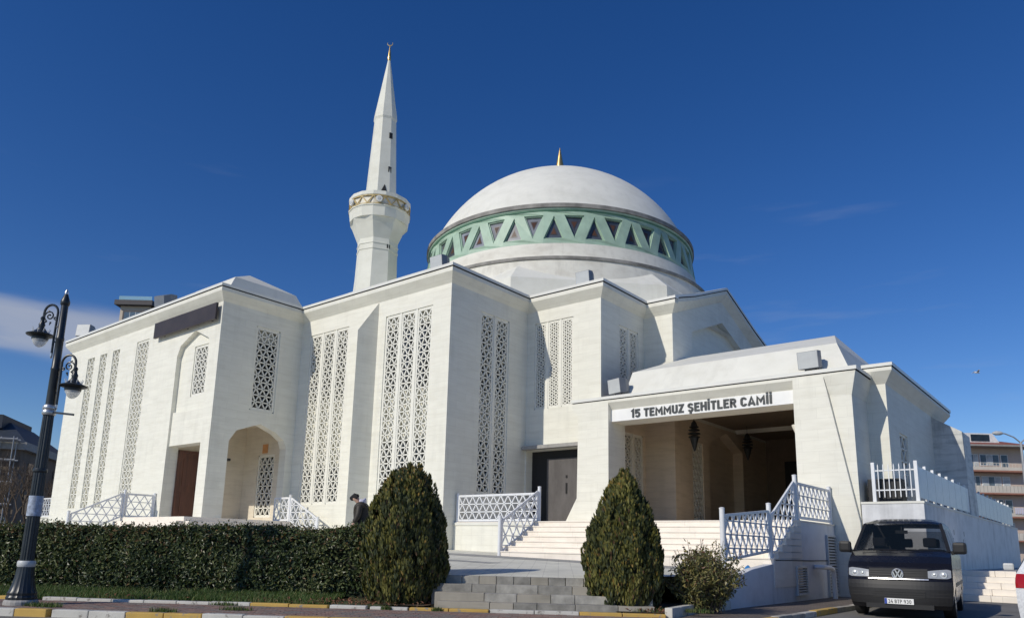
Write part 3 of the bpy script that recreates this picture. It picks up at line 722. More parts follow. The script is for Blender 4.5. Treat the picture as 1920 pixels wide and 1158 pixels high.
for k in range(NP):
    b0 = k*st
    zl, zh = zA+.24, zB-.22
    upT = [(b0+st*.008, zl), (b0+st*.492, zl), (b0+st*.25, zh-.04)]; dnT = [(b0+st*.75, zl+.02), (b0+st*.996, zh), (b0+st*.504, zh)]
    out = [(b0+st*i/6, zA) for i in range(7)]+[(b0+st*i/6, zB) for i in range(6, -1, -1)]
    mb.tess([out, upT, dnT], lambda a, z: cone(a, z))
    for h in (upT, dnT):
        c_ = (sum(p[0] for p in h)/3, sum(p[1] for p in h)/3); hi_ = [(c_[0]+(a-c_[0])*.86, c_[1]+(z-c_[1])*.86) for a, z in h]
        for i in range(3):
            a, b = h[i], h[(i+1) % 3]; mb.quad(cone(*a), cone(*b), cone(*b, .07), cone(*a, .07))
            c, d = hi_[i], hi_[(i+1) % 3]; mb.quad(cone(*a, .07), cone(*b, .07), cone(*d, .07), cone(*c, .07)); mb.quad(cone(*c, .07), cone(*d, .07), cone(*d, .22), cone(*c, .22))
        PANE.append(hi_)
gband = mb.build('window_band', 'green', drum); gband['label'] = 'mint green band of triangular windows'
def shrink(h, f):
    cx = sum(p[0] for p in h)/3; cz = sum(p[1] for p in h)/3
    return [(cx+(a-cx)*f, cz+(z-cz)*f) for a, z in h]
MAT['paneA'] = glassmat('leaded_glass_dark', (0.07, 0.08, 0.10), .12); MAT['paneB'] = glassmat('leaded_glass_lit', (0.24, 0.25, 0.28), .15); MAT['paneW'] = simple('white_new_pane', (.75, .74, .72), .4)
MAT['amber'] = glassmat('amber_glass', (0.10, 0.05, 0.025), .15); MAT['amber2'] = simple('amber_light_glass', (0.45, .28, .12), .3); MAT['lead'] = simple('pane_border', (.05, .05, .06), .4)
for j, h in enumerate(PANE):
    mid = math.degrees(sum(p[0] for p in h)/3) % 360
    white = abs(mid-(296.0)) < 3.0 and h[0][1] == h[1][1]
    pm = 'paneW' if white else ('paneB' if 262 < mid < 303 else 'paneA')  # panes on the sunlit side get a paler copy: light put into colour
    mb = MB()
    h2 = h if h[0][1] == h[1][1] else [h[0], h[1], h[2]]
    mb.add([cone(*p, .15) for p in h2], [(0, 1, 2)], 0)
    mb.add([cone(*p, .145) for p in shrink(h2, .46)], [(0, 1, 2)], 1); mb.add([cone(*p, .14) for p in shrink(h2, .32)], [(0, 1, 2)], 2)
    mb.build('stained_pane', [pm, 'lead' if not white else 'paneW', 'amber2' if white else 'amber'], drum)
mb = MB(); mb.lathe((DX, DY, 0), [(7.14, 16.40), (7.16, 16.42), (7.16, 16.46), (7.14, 16.46)], 96); mb.build('green_trim', 'greendark', drum, smooth=True)
mb = MB(); mb.lathe((DX, DY, 0), [(7.14, 16.46), (7.19, 16.47), (7.21, 16.53), (7.1, 16.53)], 96); mb.build('pale_trim', 'green', drum, smooth=True)
mb = MB(); mb.lathe((DX, DY, 0), [(7.1, 16.53), (7.27, 16.55), (7.27, 16.74), (6.95, 16.84), (6.5, 16.9)], 96); mb.build('gutter_ring', 'stainring', drum, smooth=True)
ZAp, ZBs, RBs = 21.52, 16.8, 6.98; Rs = (RBs**2+(ZAp-ZBs)**2)/(2*(ZAp-ZBs)); cz0 = ZAp-Rs; prof = []
for i in range(25):
    z = ZBs+(ZAp-ZBs)*math.sin(i/24*PI/2); prof.append((math.sqrt(max(0.0004, Rs*Rs-(z-cz0)**2)), z))
mb = MB(); mb.lathe((DX, DY, 0), prof, 96); dome = mb.build('dome', 'domewhite', mosque, smooth=60)
mb = MB(); mb.lathe((DX, DY, 0), [(.46, 21.5), (.30, 22.35), (.235, 22.4), (.225, 22.5), (.012, 23.66)], 20); mb.build('finial', 'gold', dome, smooth=True)

# ---- portico
YP = 22.4
mb = MB()    # left pier
lp = [(-15.75, FL), (-13.87, FL), (-13.87, 6.43), (-15.42, 6.43), (-15.42, 6.3), (-15.15, 5.95), (-15.2, 3.0)]
mb.tess([lp], lambda u, z: (u, YP, z))
n = len(lp)
for i in range(n):
    a, b = lp[i], lp[(i+1) % n]; mb.quad((a[0], YP, a[1]), (a[0], YP+1.15, a[1]), (b[0], YP+1.15, b[1]), (b[0], YP, b[1]))
mb.build('pier', 'stone', mosque)
mb = MB()    # right pier with slanting groove
f1 = [(-7.38, 2.0), (-6.46, 2.0), (-6.46, 0), (-5.72, 0), (-5.73, 2.1), (-6.47, 6.28), (-6.47, 6.43), (-7.38, 6.43)]
mb.tess([f1], lambda u, z: (u, YP, z))
mb.quad((-5.73, YP, 2.1), (-5.73, YP+.14, 2.1), (-6.47, YP+.14, 6.28), (-6.47, YP, 6.28))
mb.tess([[(-5.73, 2.1), (-5.76, 5.75), (-6.38, 5.8)]], lambda u, z: (u, YP+.14, z))
mb.quad((-6.38, YP+.14, 5.8), (-5.76, YP+.14, 5.75), (-5.58, YP, 6.43), (-6.47, YP, 6.35))
mb.tri((-6.47, YP, 6.35), (-5.58, YP, 6.43), (-6.47, YP, 6.43))
mb.quad((-5.72, YP, 0), (-5.72, 24.15, 0), (-5.73, 24.15, 2.1), (-5.73, YP, 2.1)); mb.quad((-5.73, YP+.14, 2.1), (-5.73, 24.15, 2.1), (-5.76, 24.15, 5.75), (-5.76, YP+.14, 5.75)); mb.tri((-5.73, YP, 2.1), (-5.73, YP+.14, 2.1), (-5.73, YP+.14, 2.1))
mb.quad((-5.76, YP+.14, 5.75), (-5.76, 24.15, 5.75), (-5.58, 24.15, 6.43), (-5.58, YP, 6.43))
mb.quad((-7.38, YP, 2.0), (-7.38, YP, 6.43), (-7.38, YP+1.15, 6.43), (-7.38, YP+1.15, 2.0)); mb.quad((-7.38, YP+1.15, 2), (-7.38, YP+1.15, 6.43), (-5.8, YP+1.15, 6.43), (-5.8, YP+1.15, 2))
mb.quad((-6.46, YP, 0), (-6.46, YP, 2), (-6.46, 24, 2), (-6.46, 24, 0))
mb.build('pier', 'stone', mosque)
mb = MB()    # beam with sign face
bx0, bx1 = -13.87, -7.38; YS = YP+.2
mb.quad((bx0, YS, 5.67), (bx1, YS, 5.67), (bx1, YS, 6.1), (bx0, YS, 6.1)); mb.quad((bx0, YS, 6.1), (bx1, YS, 6.1), (bx1, YP, 6.34), (bx0, YP, 6.34)); mb.quad((bx0, YP, 6.34), (bx1, YP, 6.34), (bx1, YP, 6.43), (bx0, YP, 6.43))
mb.quad((bx0, YS, 5.67), (bx0, YP+1.15, 5.67), (bx1, YP+1.15, 5.67), (bx1, YS, 5.67)); mb.quad((bx0, YP+1.15, 5.67), (bx0, YP+1.15, 6.8), (bx1, YP+1.15, 6.8), (bx1, YP+1.15, 5.67))
beam = mb.build('beam', 'stone', mosque)
mb = MB(); mb.box(bx0+.004, bx1-.004, YS-.012, YS-.003, 5.675, 6.09); mb.build('sign_face', 'signwhite', beam)
mb = MB(); pp = [(-15.42, Y3), (-15.42, YP), (-5.58, YP), (-5.58, 24.15)]
sweep(mb, pp, [(0.0, 6.43), (-.03, 6.432), (-.03, 6.46), (.03, 6.462)]); mb.build('drip_joint', 'dark', mosque)
mb = MB(); sweep(mb, pp, [(.035, 6.462), (.04, 6.57), (-.6, 6.60)]); mb.build('coping', 'capmetal', mosque)
# right-hand side wing
mkwall(frameA(24.15), rect(-5.78, -5.2, 0, 6.3), [])
mkwall(frameB(-5.2), rect(24.15, 33.1, 0, 6.3), [(25.5, 26.6, 2.9, 5.0, 1, 2, 0.05, [])])
p5 = [(-5.78, 24.15), (-5.2, 24.15), (-5.2, 33.1), (-5.77, 33.1)]
mb = MB(); sweep(mb, p5, [(0, 6.3), (.26, 6.66), (.26, 6.76)]); sweep(mb, p5[2:], [(0, 0), (0, 6.3)]); mb.build('cornice', 'stone', mosque)
mb = MB(); sweep(mb, p5, [(.26, 6.76), (.23, 6.765), (.23, 6.79), (.28, 6.79)]); mb.build('drip_joint', 'dark', mosque)
mb = MB(); sweep(mb, p5, [(.285, 6.79), (.29, 6.89), (-.5, 6.92)]); mb.build('coping', 'capmetal', mosque)
# portico interior and roof
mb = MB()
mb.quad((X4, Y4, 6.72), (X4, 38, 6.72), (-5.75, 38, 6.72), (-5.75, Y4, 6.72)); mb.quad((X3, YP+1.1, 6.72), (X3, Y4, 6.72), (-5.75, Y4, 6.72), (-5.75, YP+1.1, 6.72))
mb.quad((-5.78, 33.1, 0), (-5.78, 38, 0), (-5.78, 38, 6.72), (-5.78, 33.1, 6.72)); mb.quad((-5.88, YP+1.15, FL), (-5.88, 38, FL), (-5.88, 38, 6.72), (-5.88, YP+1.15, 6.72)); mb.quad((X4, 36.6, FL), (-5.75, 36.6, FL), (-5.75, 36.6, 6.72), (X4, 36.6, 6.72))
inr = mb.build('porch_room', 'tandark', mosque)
mb = MB(); mb.box(-12.6, -6.4, 36.48, 36.58, FL, 5.6); mb.build('entrance_door', 'steeldark', mosque)
mb = MB()
e0 = [(X4, YP+.5), (-5.85, YP+.5), (-5.85, 33.0), (X4, 33.0)]; c0 = [(X4, 23.55), (-6.35, 23.55), (-6.35, 31.8), (X4, 31.8)]; rg = [(X4, 28.0), (-7.6, 28.0)]
for i in (0, 1, 2): mb.quad((*e0[i], 6.56), (*e0[(i+1) % 4], 6.56), (*c0[(i+1) % 4], 7.62), (*c0[i], 7.62))
mb.quad((*c0[0], 7.62), (*c0[1], 7.62), (*rg[1], 9.12), (*rg[0], 9.12)); mb.tri((*c0[1], 7.62), (*c0[2], 7.62), (*rg[1], 9.12)); mb.quad((*c0[2], 7.62), (*c0[3], 7.62), (*rg[0], 9.12), (*rg[1], 9.12))
mb.quad((-15.4, YP+.1, 6.57), (-5.6, YP+.1, 6.57), (-5.6, 24, 6.57), (-15.4, 24, 6.57))
mb.build('portico_roof', 'render', mosque)
# floor slab, landings and plinth
mb = MB()
mb.box(X2+.002, -6.46, 19.47, 22.9, 1.6, FL); mb.box(X2+.002, -6.46, 19.53, 37, 0.3, 1.6)
mb.build('landing', 'marble', mosque)
mb = MB(); mb.box(X3, -5.88, 22.9, 37, 1.6, FL-.002); mb.build('porch_floor', 'tan', mosque)
mb = MB(); mb.box(X2+.004, -14.78, 19.44, 19.5, 0.3, 1.93); mb.build('plinth', 'stone', mosque)
mb = MB(); mb.box(X2+.004, -14.72, 19.41, 19.8, 1.93, 2.03); mb.build('plinth_coping', 'render', mosque, bevel=.01)
mb = MB(); mb.box(-31.35, X1, 13.7, Y1+.02, 0.5, FL); mb.box(X1, -26.25, 13.7, 18.2, .5, FL); mb.box(-31, X1, Y1+.02, 18.7, 1.9, FL-.002); mb.build('landing', 'marble', mosque)

# ================================================================== LETTERS (stroke-built)
def arc(cx, cy, rx, ry, a0, a1, n=10): return [(cx+rx*math.cos(R(a0+(a1-a0)*i/n)), cy+ry*math.sin(R(a0+(a1-a0)*i/n))) for i in range(n+1)]
def glyph(ch):
    h = 1.0; w_ = .56; e = .09                    # stroke centre lines, e = half stroke
    L, Rr, Tt, Bb, Mm = e, w_-e, 1-e, e, .52
    rr = .17
    G = {
     '1': (.34, [[(.05, .76), (.24, .93), (.24, 0)]]),
     '5': (w_, [[(Rr+.06, Tt), (L+.02, Tt), (L+.02, .56), (.26, .62)]+arc(.27, .355, .2, .265, 80, -150, 12)]),
     'T': (.52, [[(0, Tt), (.52, Tt)], [(.26, Tt), (.26, 0)]]),
     'E': (.5, [[(.5, Tt), (L, Tt), (L, Bb), (.5, Bb)], [(L, Mm), (.44, Mm)]]),
     'M': (.76, [[(L, 0), (L, .9), (.38, .38), (.67, .9), (.67, 0)]]),
     'U': (w_, [[(L, 1), (L, .3)]+arc(.28, .28, .19, .19, 180, 360, 10)+[(Rr, .3), (Rr, 1)]]),
     'Z': (.52, [[(.02, Tt), (.43, Tt), (.09, Bb), (.52, Bb)]]),
     'S': (w_, [arc(.28, .7, .19, .21, 20, 200, 10)+[(.13, .6), (.4, .45)]+arc(.28, .29, .19, .2, 20, -160, 10)]),
     'H': (.58, [[(L, 0), (L, 1)], [(.49, 0), (.49, 1)], [(L, Mm), (.49, Mm)]]),
     'I': (.2, [[(.1, 0), (.1, 1)]]),
     'L': (.48, [[(L, 1), (L, Bb), (.48, Bb)]]),
     'R': (.56, [[(L, 0), (L, Tt), (.3, Tt)]+arc(.3, .715, .17, .195, 90, -90, 8)+[(L, .52)], [(.3, .5), (.49, 0)]]),
     'C': (w_, [arc(.28, .7, .19, .21, 10, 180, 8)+arc(.28, .3, .19, .21, 180, 350, 8)]),
     'A': (.64, [[(.06, 0), (.32, .95), (.58, 0)], [(.17, .26), (.47, .26)]]),
     '3': (w_, [arc(.27, .72, .19, .2, 160, -80, 10), arc(.27, .29, .2, .21, 85, -160, 10)]),
     '4': (w_, [[(.34, 1), (.06, .3), (.54, .3)], [(.4, .55), (.4, 0)]]),
     'B': (w_, [[(L, Bb), (L, Tt), (.28, Tt)]+arc(.28, .72, .17, .19, 90, -90, 8)+[(L, .53)], [(.28, .52)]+arc(.28, .3, .19, .21, 90, -90, 8)+[(L, Bb)]]),
     'P': (w_, [[(L, 0), (L, Tt), (.3, Tt)]+arc(.3, .69, .17, .22, 90, -90, 8)+[(L, .47)]]),
     '9': (w_, [arc(.28, .68, .19, .23, 0, 360, 16), [(.47, .68), (.44, .4), (.28, 0.02)]]),
     '0': (w_, [arc(.28, .7, .19, .21, 0, 180, 8)+[(L, .3)]+arc(.28, .3, .19, .21, 180, 360, 8)+[(.47, .7)]]),
     ' ': (.3, [])}
    return G[ch]
def stroke_poly(pts, hw):
    pts = [Vector(p) for p in pts]; k = len(pts); Ls = []; Rs_ = []
    for i, p in enumerate(pts):
        d0 = (p-pts[i-1]).normalized() if i > 0 else None; d1 = (pts[i+1]-p).normalized() if i < k-1 else None
        if d0 is None: nn = Vector((-d1.y, d1.x))*hw
        elif d1 is None: nn = Vector((-d0.y, d0.x))*hw
        else:
            n0 = Vector((-d0.y, d0.x)); n1 = Vector((-d1.y, d1.x)); b = n0+n1; den = max(.35, 1+n0.dot(n1)); nn = b*(hw/den)
        Ls.append(p+nn); Rs_.append(p-nn)
    return Ls, Rs_
def text_meshes(txt, fn, height, mat, parent, depth, hw=.095, spacing=.10, name='letter', local=False):
    x = 0.0; wid = []
    acc = {'Ş': ('S', 'ced'), 'İ': ('I', 'dot')}
    tot = 0
    for ch in txt:
        b = acc.get(ch, (ch, None))[0]; tot += glyph(b)[0]+(spacing if ch != ' ' else 0)
    for ch in txt:
        b, ac = acc.get(ch, (ch, None)); gw, strokes = glyph(b)
        mb = MB(); k = 0
        polys = list(strokes)
        if ac == 'dot': polys = polys+[[(.1, 1.1), (.1, 1.27)]]
        if ac == 'ced': polys = polys+[[(.28, .02), (.3, -.1), (.24, -.22)]]
        for st_ in polys:
            Ls, Rs_ = stroke_poly(st_, hw); dd = depth+.0015*k; k += 1
            for i in range(len(st_)-1):
                q = [Ls[i], Rs_[i], Rs_[i+1], Ls[i+1]]
                fr_ = [Vector(fn((p.x+x)*height, p.y*height, dd)) for p in q]; bk = [Vector(fn((p.x+x)*height, p.y*height, 0)) for p in q]
                mb.add(fr_+bk, [(0, 1, 2, 3), (4, 5, 1, 0), (6, 7, 3, 2), (5, 6, 2, 1), (7, 4, 0, 3)])
        if mb.f: mb.build(name, mat, parent, local=local)
        x += gw+(spacing if ch != ' ' else 0)
    return tot*height
sx_ = {'k': 1.0}
TXT = '15 TEMMUZ ŞEHİTLER CAMİİ'
_tot = sum(glyph({'Ş': 'S', 'İ': 'I'}.get(c, c))[0]+(.10 if c != ' ' else 0) for c in TXT)
kx = 5.0/(_tot*.285)
text_meshes(TXT, lambda x, z, d: (-13.05+x*kx, YS-.013-d, 5.745+z), .285, 'letter', beam, .03, hw=.098)

# ================================================================== STAIRS AND BALUSTRADES
stairs = thing('marble_stairs', (-10.5, 17.5, 0.9), 'wide pale marble stairs leading up to the portico', 'stairs')
NST = 7; tr = 0.28; rise = (FL-0.95)/NST
for i in range(NST):
    z1 = 0.95+rise*(i+1); y0 = 17.51+tr*i
    mb = MB(); mb.box(-14.72+.0, -6.40+.003*i, y0, 19.46, z1-rise-(0.5 if i == 0 else 0.0)+.0005*i, z1-.03); mb.box(-14.74, -6.385, y0-.022, y0+tr+.05 if i < NST-1 else 19.465, z1-.03, z1)
    mb.build('step', 'marble', stairs)
est = thing('entrance_stairs', (-29, 13, 0.9), 'marble steps below the corner entrance of the left wing', 'stairs')
for i in range(7):
    z1 = FL-rise*(i+1)*1.0
    mb = MB(); mb.box(-31.3, -26.25, 13.7-.28*(i+1), 13.7-.28*i-.002, .6, z1); mb.build('step', 'marble', est)
for i in range(6):
    z1 = FL-rise*(i+1)
    mb = MB(); mb.box(-26.25+.28*i+.002, -26.25+.28*(i+1), 13.75, 18.15, .6, z1-.002); mb.build('step', 'marble', est)
def balustrade(name_loc, label, runs, posts, group='white lattice balustrades'):
    b = thing('balustrade', name_loc, label, 'balustrade', group)
    for (p, q, h, lift) in runs:              # p, q: 3D bottom ends (base level), h: height, lift: gap under panel
        p = Vector(p); q = Vector(q); dv = Vector((q.x-p.x, q.y-p.y, 0)); L = dv.length; dv.normalize(); sl = (q.z-p.z)/L
        nn = Vector((dv.y, -dv.x, 0))
        fr = lambda u, z, d=0.0, p=p, dv=dv, nn=nn: p+dv*u+Vector((0, 0, z))-nn*d
        poly = [(0.04, lift+sl*.04), (L-.04, lift+sl*(L-.04)), (L-.04, h+sl*(L-.04)), (0.04, h+sl*.04)]
        rows = 3; hh = (h-lift-.06)/rows; s = hh/.866*(1.0)
        n = max(1, round((L-.08)/s)); s = (L-.08)/n
        zr = h-.03 if abs(sl) < .01 else h+max(0, sl*L)-.03
        lattice('lattice_panel', fr, poly, s, hh, b, 'rail', w=.032, t=.035, d=0.0, frame=.055, ref=(0.04, L-.04, 0, zr))
    for (x, y, z, h) in posts:
        mb = MB(); mb.tube([(x, y, z), (x, y, z+h)], .055, 12); mb.lathe((x, y, z+h), [(.062, 0), (.062, .015), (.02, .03)], 12); mb.build('post', 'rail', b, smooth=True)
    return b
balustrade((-14.65, 18.5, 1), 'white lattice balustrade sloping down the left side of the portico stairs', [((-14.65, 19.4, FL), (-14.65, 17.55, 1.0), .98, .06)], [(-14.65, 19.45, FL, 1.1), (-14.65, 17.5, .95, 1.18)])
balustrade((-16.5, 19.5, 2), 'level white lattice balustrade on the low plinth by the service door', [((-18.3, 19.55, 2.03), (-14.72, 19.55, 2.03), .93, .07)], [(-18.33, 19.55, 2.03, 1.0)])
balustrade((-6.5, 16, .7), 'white lattice balustrade beside the terrace edge, nearest the leafy shrub', [((-6.5, 14.98, .98), (-6.5, 17.55, 1.2), .98, .07)], [(-6.5, 14.93, .35, 1.75)])
balustrade((-6.5, 18.5, 1), 'sloping white lattice balustrade up the right side of the portico stairs', [((-6.5, 17.63, 1.05), (-6.5, 19.42, FL), .98, .05)], [(-6.5, 17.58, .95, 1.4), (-6.5, 19.48, FL, 1.13)])
balustrade((-6.5, 21, 2), 'level white lattice balustrade between the stair top and the right pier', [((-6.5, 19.55, FL), (-6.5, 22.3, FL), .95, .07)], [(-6.5, 22.32, FL, 1.05)])
balustrade((-31.3, 14.4, 2), 'shaded lattice balustrade on the landing left of the wooden door', [((-31.3, 14.95, FL), (-31.3, 13.82, FL), .95, .05)], [(-31.3, 14.98, FL, 1.03), (-31.3, 13.77, FL-.1, 1.2)])
balustrade((-31.3, 12.8, 1.5), 'shaded lattice balustrade sloping down behind the hedge', [((-31.3, 13.72, FL), (-31.3, 11.82, 1.12), .97, .05)], [(-31.3, 11.77, 1.05, 1.15)])
balustrade((-26.9, 18.1, 2), 'short sunlit lattice balustrade beside the arch', [((-27.42, 18.12, FL), (-26.35, 18.12, FL), .95, .05)], [(-26.3, 18.12, FL-.05, 1.1)])
balustrade((-25.3, 18.1, 1.5), 'sunlit lattice balustrade sloping down below the shaded tall window', [((-26.25, 18.12, FL), (-24.45, 18.12, 1.2), .95, .05)], [(-24.4, 18.12, 1.0, 1.2)])
balustrade((-47, 17.5, 2.2), 'white lattice balustrade on a low wall at the far left corner of the mosque', [((-51.5, 17.3, 2.35), (-42.6, 17.3, 2.35), 1.1, .07)], [(-51.5, 17.3, 2.3, 1.25)])
mb = MB(); mb.box(-51.8, -42.45, 17.2, 17.5, 0, 2.3); mb.box(-51.9, -42.45, 17.15, 17.55, 2.3, 2.38)
mb.box(-62, -51.8, 17.2, 17.5, 0, 1.72); tag(mb.build('garden_wall', 'render', None), 'low white wall carrying the far left balustrade', 'wall')
balustrade((-57, 17.3, 1.2), 'low white lattice balustrade behind the left end of the hedge', [((-62, 17.3, .95), (-51.9, 17.3, .95), .95, .05)], [])

# ================================================================== SIDE RETAINING WALLS
XR = -6.42
side_wall = thing('side_wall', (XR, 18.5, 0), 'stained pale wall under the stairs facing the parking side', 'wall')
mb = MB()
top = [(14.95, .72), (15.55, .74), (16.3, .86), (17.5, .97), (17.5, 1.05)]
for i in range(NST): top += [(17.51+tr*i, .95+rise*(i+1)-.031), (17.51+tr*(i+1), .95+rise*(i+1)-.031)]
top[-1] = (22.38, FL-.032)
outl = [(14.95, -0.02), (22.38, -0.02)]+list(reversed(top))
mb.tess([outl], lambda u, z: (XR, u, z))
for a, b in zip(top[:-1], top[1:]):
    if b[0]-a[0] > .001 and a[0] < 17.5: mb.quad((XR, a[0], a[1]), (XR, b[0], b[1]), (XR-.22, b[0], b[1]), (XR-.22, a[0], a[1]))
mb.quad((XR, 14.95, -.02), (XR, 14.95, .72), (XR-.22, 14.95, .72), (XR-.22, 14.95, -.02))
mb.build('wall_face', 'bluewall', side_wall)
mb = MB(); mb.box(XR-.28, XR+.03, 14.93, 15.62, .725, .765); mb.build('coping', 'concrete', side_wall, bevel=.008)
mb = MB(); mb.box(XR-.3, XR+.02, 19.49, 22.38, FL-.03, FL+.003); mb.build('landing_edge', 'marble', side_wall)
mb = MB(); mb.tube([(XR+.02, 17.6, 1.06), (XR+.02, 20, 1.055), (XR+.02, 22.35, 1.06)], .012, 6); mb.build('cable', 'dark', side_wall)
def louvre(parent, y0, y1, z0, z1, nsl):
    mb = MB(); fw_ = .045
    for a, b, c, d in ((y0, y1, z0, z0+fw_), (y0, y1, z1-fw_, z1), (y0, y0+fw_, z0+fw_, z1-fw_), (y1-fw_, y1, z0+fw_, z1-fw_)): mb.box(XR+.002, XR+.06, a, b, c, d)
    v = mb.build('louvre_frame', 'boxgrey', parent)
    mb = MB(); mb.quad((XR+.004, y0, z0), (XR+.004, y1, z0), (XR+.004, y1, z1), (XR+.004, y0, z1)); mb.build('louvre_back', 'dark', parent)
    hh = (z1-z0-2*fw_)/nsl
    for i in range(nsl):
        z = z0+fw_+hh*i; mb = MB(); mb.quad((XR+.055, y0+fw_, z), (XR+.055, y1-fw_, z), (XR+.015, y1-fw_, z+hh*.55), (XR+.015, y0+fw_, z+hh*.55)); mb.quad((XR+.055, y0+fw_, z-.006), (XR+.055, y1-fw_, z-.006), (XR+.055, y1-fw_, z), (XR+.055, y0+fw_, z))
        mb.build('slat', 'boxgrey', v)
vent = tag(thing('wall_vent', (XR, 19.3, .2), 'x', 'vent'), 'small louvred vent low in the side wall'); louvre(vent, 18.95, 19.72, .22, .92, 10)
vent = tag(thing('louvred_door', (XR, 22, .1), 'x', 'door'), 'tall louvred metal door in the side wall next to the van'); louvre(vent, 21.5, 22.3, .12, 1.74, 20)
mb = MB(); mb.tube([(XR+.02, 20.35, .90), (XR+.2, 20.45, .90), (XR+.26, 20.9, .88), (XR+.26, 21.1, .84), (XR+.26, 21.15, .72), (XR+.26, 21.18, .08)], .06, 12); tag(mb.build('drain_pipe', 'rail', None, smooth=True), 'bent white drain pipe on the side wall', 'pipe')
mb = MB(); mb.quad((0, 0, 0), (1, 0, 0), (1, 1, 0), (0, 1, 0))
plk = thing('planter_kerb', T(2.2, 13.6, 0), 'white painted kerb round the shrub bed by the corner', 'kerb')
pk = [Vector((*T2(1.9, 13.5), .1)), Vector((-6.50, 13.5, .1)), Vector((-6.42, 14.9, .1))]
for a, b in zip(pk[:-1], pk[1:]):
    n = 3
    for i in range(n):
        p = a.lerp(b, i/n); q = a.lerp(b, (i+1)/n); mb = MB(); dv = (q-p); nn = Vector((-dv.y, dv.x, 0)).normalized()
        mb.obox((p+q)/2+Vector((0, 0, .02)), dv/2*.985, nn*.07, (0, 0, .13)); mb.build('kerb_stone', 'kerbwhite', plk, bevel=.015)
# right retaining wall with picket fence
rw = thing('retaining_wall', (-4.12, 25, 0), 'long white retaining wall behind the van carrying a white fence', 'wall')
XW, YW = -4.14, 22.52
mb = MB(); mb.box(-5.70, XW, YW, YW+.25, 0, 2.62); mb.box(XW-.25, XW, YW+.25, 44, 0, 2.62); mb.box(-5.7, XW-.25, YW+.25, 33, 2.0, 2.45); mb.build('wall_face', 'bluewall', rw)
mb = MB(); mb.box(-5.71, XW+.02, YW-.02, YW+.27, 2.62, 2.68); mb.box(XW-.27, XW+.02, YW+.27, 44, 2.62, 2.68); mb.build('coping', 'render', rw)
for yy in (24.6, 24.8, 25.0, 25.2, 26.4, 26.6, 28.2, 28.4):
    mb = MB(); mb.box(XW-.02, XW+.004, yy, yy+.05, 1.9-.25*((yy*7) % 3 > 1), 2.05-.25*((yy*7) % 3 > 1)); mb.build('weep_hole', 'dark', rw)
pf = thing('picket_fence', (-4.9, YW+.1, 2.68), 'short white picket fence on the wall directly above the van', 'fence')
for x in (-5.36, -4.28):
    mb = MB(); mb.box(x-.045, x+.045, YW+.06, YW+.15, 2.68, 3.77); mb.build('post', 'rail', pf, bevel=.006)
for z in (2.98, 3.52):
    mb = MB(); mb.box(-5.315, -4.325, YW+.085, YW+.12, z, z+.035); mb.build('rail', 'rail', pf)
for i in range(7):
    x = -5.23+i*.135; mb = MB(); mb.box(x-.012, x+.012, YW+.065, YW+.082, 2.80, 3.66); mb.add([(x-.012, YW+.065, 3.66), (x+.012, YW+.065, 3.66), (x+.012, YW+.082, 3.66), (x-.012, YW+.082, 3.66), (x, YW+.073, 3.73)], [(0, 1, 4), (1, 2, 4), (2, 3, 4), (3, 0, 4)]); mb.build('picket', 'rail', pf)
lf2 = thing('panel_fence', (-4.25, 30, 2.68), 'long white panelled fence running back along the retaining wall', 'fence')
y = YW+.12; i = 0
while y < 43:
    if True:
        mb = MB(); mb.box(-4.32, -4.25, y, y+.08, 2.68, 3.72); mb.build('post', 'rail', lf2)
        for z in (2.84, 3.5):
            mb = MB(); mb.box(-4.31, -4.27, y+.08, y+1.1, z, z+.04); mb.build('rail', 'rail', lf2)
        mb = MB()
        for k in range(9):
            yy = y+.1+k*.113; mb.box(-4.27, -4.245, yy, yy+.095, 2.78, 3.62)
        mb.build('fence_panel', 'rail', lf2)
    y += 1.1; i += 1
# buttress wall
bt = MB(); bp = [(-5.2, 0), (-4.16, 0), (-4.26, 5.68), (-5.0, 6.15), (-5.2, 6.3)]
bt.tess([bp], lambda u, z: (u, 30.9, z))
n = len(bp)
for i in range(n):
    a, b = bp[i], bp[(i+1) % n]; bt.quad((a[0], 30.9, a[1]), (a[0], 32.6, a[1]), (b[0], 32.6, b[1]), (b[0], 30.9, b[1]))
bt.build('buttress', 'mould', mosque)
mb = MB(); mb.box(-5.62, -4.75, 23.0, 23.6, 2.45, 3.35); cab = mb.build('cabinet', 'steeldark', None, bevel=.02); tag(cab, 'black metal cabinet behind the picket fence', 'cabinet')
# stone steps at the far right
rs = thing('side_steps', (-3, 25.5, 0), 'tan stone steps behind the van at the far right', 'steps')
for i in range(5):
    z1 = .17*(i+1); x = -4.13
    while x < .5:
        L = random.choice((.7, .9, 1.1)); mb = MB(); mb.box(x+.004, x+L-.004, 25.7+.33*i, 27.6 if i == 4 else 26.08+.33*i, z1-.17, z1+random.uniform(-.004, .004)); mb.build('step_stone', 'marble', rs, bevel=.01); x += L
mb = MB(); mb.box(-4.13, 2.5, 27.6, 60, 0, .84); struct(mb, 'upper_path', 'concrete')

